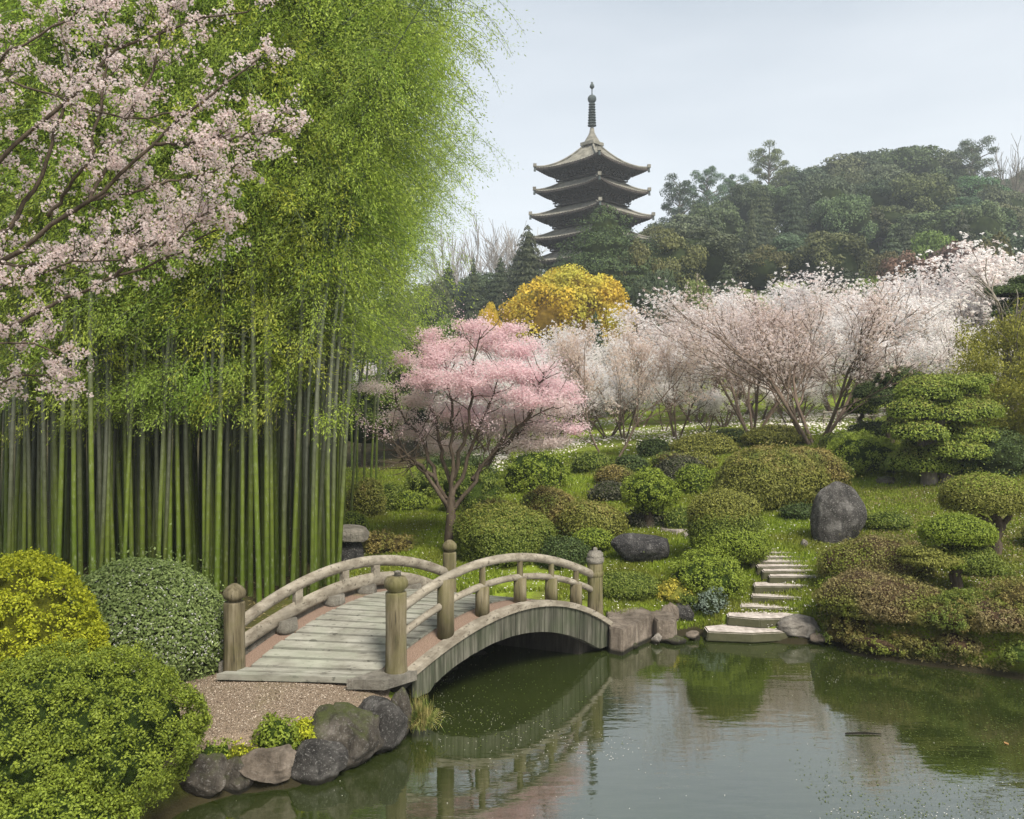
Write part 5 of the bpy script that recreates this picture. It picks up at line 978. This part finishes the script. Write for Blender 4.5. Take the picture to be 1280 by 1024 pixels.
# bare trees on the skyline
def bare_tree(x, top, wpx, d, seed, label, mat=BARKG, kids=(4, 5)):
    rng = np.random.default_rng(seed); out_, tips = [], []; q = px(x, top, d); z = H(q[0], d); h = q[2]-z
    grow(rng, (0, 0, 0), (0, 0, 1), h*.34, h*.016, 0, 4, out_, tips, .05, .8, kids, .06, .6, .72); A = np.concatenate(tips); S3 = np.array([wpx*d/FPX/2/np.percentile(np.abs(A[:, 0]), 95)]*2+[h/np.percentile(A[:, 2], 99)]); out_ = [(P*S3, R, dd) for P, R, dd in out_]
    root = empty('bare_tree', label, 'tree', (q[0], d, z-.1)); link('trunk', branch_mesh(out_[:1], mat).mesh('trunk'), (0, 0, 0), root); link('branches', branch_mesh(out_[1:], mat, .028).mesh('branches'), (0, 0, 0), root)
PALEBARK = barkmat('pale_twigs', (.22, .20, .18), (.38, .35, .32))
bare_tree(590, 284, 70, 118, 5, 'leafless pale twiggy tree on the skyline left of the pagoda', PALEBARK); bare_tree(622, 276, 74, 116, 6, 'second leafless pale tree on the skyline, just left of the conifer', PALEBARK); bare_tree(565, 292, 60, 120, 8, 'leafless pale tree on the skyline touching the bamboo foliage', PALEBARK); bare_tree(652, 282, 60, 118, 12, 'leafless pale tree rising behind the grey green conifer', PALEBARK)
bare_tree(1268, 186, 66, 128, 7, 'bare tree with thin forked branches at the right end of the ridge', BARKG)
# weeping yellow green tree and pine branch at the right edge
WYG = leafmat('weeping_yellow_green_leaf', (.12, .13, .015), (.34, .33, .06), .35)
rng = np.random.default_rng(23); p = ground(1272, 572); root = empty('weeping_tree', 'weeping yellow green tree at the right edge behind the cloud pruned pine', 'tree', p-np.array([0, 0, .05])); out_, tips = [], []
k = p[1]/FPX; grow(rng, p+np.array([0, 0, -.1]), (.05, 0, 1), 2.4, .13, 0, 3, out_, tips, .02, .9, (4, 5), .12, .6, .7); partw(branch_mesh(out_, BARKG, .012), 'trunk', root); mb = MB()
for x, y, w_, h_, dd in ((1250,420,100,60,0),(1290,400,110,60,.5),(1225,455,60,50,-.5),(1265,470,90,60,-.8),(1240,500,60,60,-.6),(1290,520,90,80,-.5),(1310,450,100,80,.4),(1265,545,60,50,-.3),(1225,430,40,30,0)):
    c = px(x, y, p[1]+dd); nc = 34; Cc = c+nrm(rng.normal(size=(nc, 3)))*rng.uniform(.2, 1, (nc, 1))*np.array([w_*k/2, w_*k/2, h_*k/2]); n = int(w_*h_*.75); i = rng.integers(0, nc, n); P = Cc[i]+rng.normal(size=(n, 3))*np.array([.14, .14, .10]); P[:, 2] -= np.abs(rng.normal(size=n))*.14
    add_leaves(mb, P, rng.normal(size=(n, 3))+(0, -.3, .6), .085, .035, WYG, rng, .3, down=.8)
partw(mb, 'foliage', root)
padtree((1320,560), [(1268,364,70,16,0),(1290,380,80,16,.3),(1262,392,44,10,-.3),(1310,350,80,18,.2),(1330,400,80,16,0)], [[(1320,562),(1318,480),(1310,420),(1300,375),(1310,350)],[(1310,400),(1285,372),(1262,366)],[(1312,410),(1290,392),(1265,394)]], 'dark layered pine reaching in at the right edge above the weeping tree', DKG, name='pine_tree', cat='pine tree', trad=7, lump=.12, low=-.3, d=27.)
# slim background trunks between the cherries
TR = [(746,575,440,30),(1180,505,400,40),(700,580,470,31)]
# fence
FW = woodmat('old_fence_wood', (.10, .085, .065), (.22, .20, .16), (.34, .31, .27)); a = px(1030, 528, 33.); b_ = px(1112, 528, 33.); fr0 = empty('rail_fence', 'low weathered rail fence between the cherries and the dark pine', 'fence', (a[0], a[1], H(a[0], a[1])-.02))
for u in np.linspace(0, 1, 5): q = a+(b_-a)*u; z = H(q[0], q[1]); mb = MB(); tube(mb, [(q[0], q[1], z-.15), (q[0], q[1], z+.62)], .05, FW, 8); partw(mb, 'fence_post', fr0)
for zz in (.26, .52):
    q = [a+(b_-a)*u for u in np.linspace(-.03, 1.03, 12)]; mb = MB(); tube(mb, [(v[0], v[1]-.06, H(v[0], v[1])+zz) for v in q], .032, FW, 6); partw(mb, 'fence_rail', fr0)
# ------------------------------------------------------------------ ground cover, petals
GR = leafmat('lawn_grass', (.12, .18, .012), (.34, .43, .05), .4, patch=(.15, .17, .025), pscale=.9)
rng = np.random.default_rng(31)
def scatter(n, x0, x1, y0, y1):
    d = 1/rng.uniform(1/y1, 1/y0, n); x = (rng.uniform(x0, x1, n)-CX)/FPX*d; return x, d
x, y = scatter(330000, 410, 1290, 13.4, 32); sd = pond_sd(x, y); stp = np.zeros(len(x), bool)
for s_ in steps: g = ground(sum(p[0] for p in s_[:-1])/6, max(p[1] for p in s_[:-1])); hw_ = (max(p[0] for p in s_[:-1])-min(p[0] for p in s_[:-1]))/2*g[1]/FPX; stp |= (np.abs(x-g[0]) < hw_) & (np.abs(y-g[1]) < .22)
ok = (sd > .12) & ~stp & ~((x > -3.3) & (x < 1.5) & (y < 14.6)); x, y = x[ok], y[ok]; z = height(x, y); n = len(x); hgt = rng.uniform(.03, .075, n)*(1+y/40); a = rng.uniform(0, 6.28, n); wd = .006+.0006*y
b0 = np.c_[x, y, z-.01]; sdv = np.c_[np.cos(a)*wd, np.sin(a)*wd, a*0]; tp = b0+np.c_[rng.normal(size=n)*.02, rng.normal(size=n)*.02, hgt]; V = np.stack([b0-sdv, b0+sdv, tp], 1).reshape(-1, 3)
mb = MB().add(V, np.arange(3*n).reshape(-1, 3), GR, np.repeat(rng.uniform(0, 1, n), 3)); tag(mb.obj('lawn_grass'), 'short mossy green grass covering the garden slope', 'grass', kind='stuff')
x, y = scatter(60000, 1020, 1330, 12.0, 21); ok = (pond_sd(x, y) > .05); x, y = x[ok], y[ok]; z = height(x, y); n = len(x)
mb = MB(); add_leaves(mb, np.c_[x, y, z+rng.uniform(0, .07, n)], np.tile([0, -.2, 1.], (n, 1)), .05, .022, BRN, rng, .9); tag(mb.obj('bank_ground_cover'), 'brown and green creeping ground cover on the right bank', 'ground cover', kind='stuff')
x, y = scatter(9000, 200, 640, 9.5, 26); x = rng.uniform(-14, -2.6, 9000); y = rng.uniform(12.2, 24, 9000); ok = pond_sd(x, y) > .1; x, y = x[ok], y[ok]; n = len(x)
mb = MB(); add_leaves(mb, np.c_[x, y, height(x, y)+.012], np.tile([0, 0, 1.], (n, 1)), .10, .02, leafmat('dry_bamboo_leaf', (.10, .08, .03), (.30, .25, .12), .1), rng, .3); tag(mb.obj('leaf_litter'), 'dry fallen bamboo leaves on the grove floor', 'leaf litter', kind='stuff')
PET = leafmat('fallen_petal', (.45, .42, .38), (.80, .77, .72), .1)
def onwater(n, dens, size, mat, nm, lb, cat):
    d = 1/rng.uniform(1/15., 1/6.2, n); x = (rng.uniform(200, 1300, n)-CX)/FPX*d; k = dens(x, d) > rng.uniform(0, 1, n); x, d = x[k], d[k]; ok = pond_sd(x, d) < -.02; x, d = x[ok], d[ok]; n = len(x); mb = MB()
    add_leaves(mb, np.c_[x, d, np.full(n, .006)], np.tile([0, 0, 1.], (n, 1)), size, size*.75, mat, rng, .02); return tag(mb.obj(nm), lb, cat, kind='stuff')
pn = Noise(88, .9); pn2 = Noise(89, 3.)
onwater(15000, lambda x, y: np.clip(-.12+.75*pn(np.stack([x, y*1.6, x*0], -1))+.35*pn2(np.stack([x, y*1.6, x*0], -1))+.5*sst(.9, .1, -pond_sd(x, y))-.4*sst(9.5, 7.5, y)*(x < 3), 0.015, .8), .013, PET, 'floating_petals', 'tiny white cherry petals floating on the pond', 'petals')
ALG = leafmat('duckweed', (.05, .07, .01), (.12, .15, .03), .1)
onwater(26000, lambda x, y: np.clip(.25+.6*pn(np.stack([x+9, y, x*0], -1))-.9*sst(9.8, 8, y)*(x < 3), 0.0, 1), .02, ALG, 'duckweed', 'scattered duckweed specks on the dark green pond', 'duckweed')
x, y = scatter(14000, 430, 1290, 13.6, 45); ok = pond_sd(x, y) > .1; x, y = x[ok], y[ok]; n = len(x); sz = .012+.0012*y
mb = MB(); V, F = leaves(np.c_[x, y, height(x, y)+.055], np.tile([0, 0, 1.], (n, 1)), .03, .024, rng, .3); mb.add(V, F, PET, np.repeat(rng.uniform(0, 1, n), 4)); 
x2, y2 = scatter(30000, 560, 1260, 29, 52); sd_ = RNG.uniform(0, 1, len(x2)) < .35+.5*HN(np.stack([x2*.5, y2*.5, x2*0], -1)); x2, y2 = x2[sd_], y2[sd_]; V, F = leaves(np.c_[x2, y2, height(x2, y2)+.07], np.tile([0, -.3, 1.], (len(x2), 1)), .09, .07, rng, .3); mb.add(V, F, PET, np.repeat(rng.uniform(0, 1, len(x2)), 4)); tag(mb.obj('fallen_petals'), 'fallen cherry petals strewn over the lawn', 'petals', kind='stuff')
# floating twig and dead leaves
for k, (a, b_) in enumerate(((1080, 917), (1258, 929))):
    q = gpt(a, b_, .012); mb = MB()
    if k == 0: tube(mb, [q+(-.22, 0, 0), q+(0, .01, .006), q+(.2, -.015, 0)], [.010, .012, .006], TANR, 6); solow(mb, 'floating_twig', q, 'thin pinkish twig floating on the pond', 'twig')
    else: add_leaves(mb, q+np.zeros((1, 3)), np.array([[0, 0, 1.]]), .11, .05, leafmat('dead_leaf', (.30, .16, .06), (.36, .2, .08), .1), rng, .05); solow(mb, 'floating_leaf', q, 'single orange dead leaf floating on the pond at the right', 'leaf')
# ------------------------------------------------------------------ haze
m, t, o = newmat('haze_air'); pv = t.nodes.new('ShaderNodeVolumePrincipled'); pv.inputs['Color'].default_value = (.80, .87, .93, 1); pv.inputs['Density'].default_value = .0011; pv.inputs['Anisotropy'].default_value = .2; t.links.new(pv.outputs[0], o.inputs['Volume'])
mb = MB(); zlo = float(Z.min())-1; box(mb, (20, 102, (zlo+62)/2), (520, 300, 62-zlo), m); tag(mb.obj('haze'), kind='stuff')
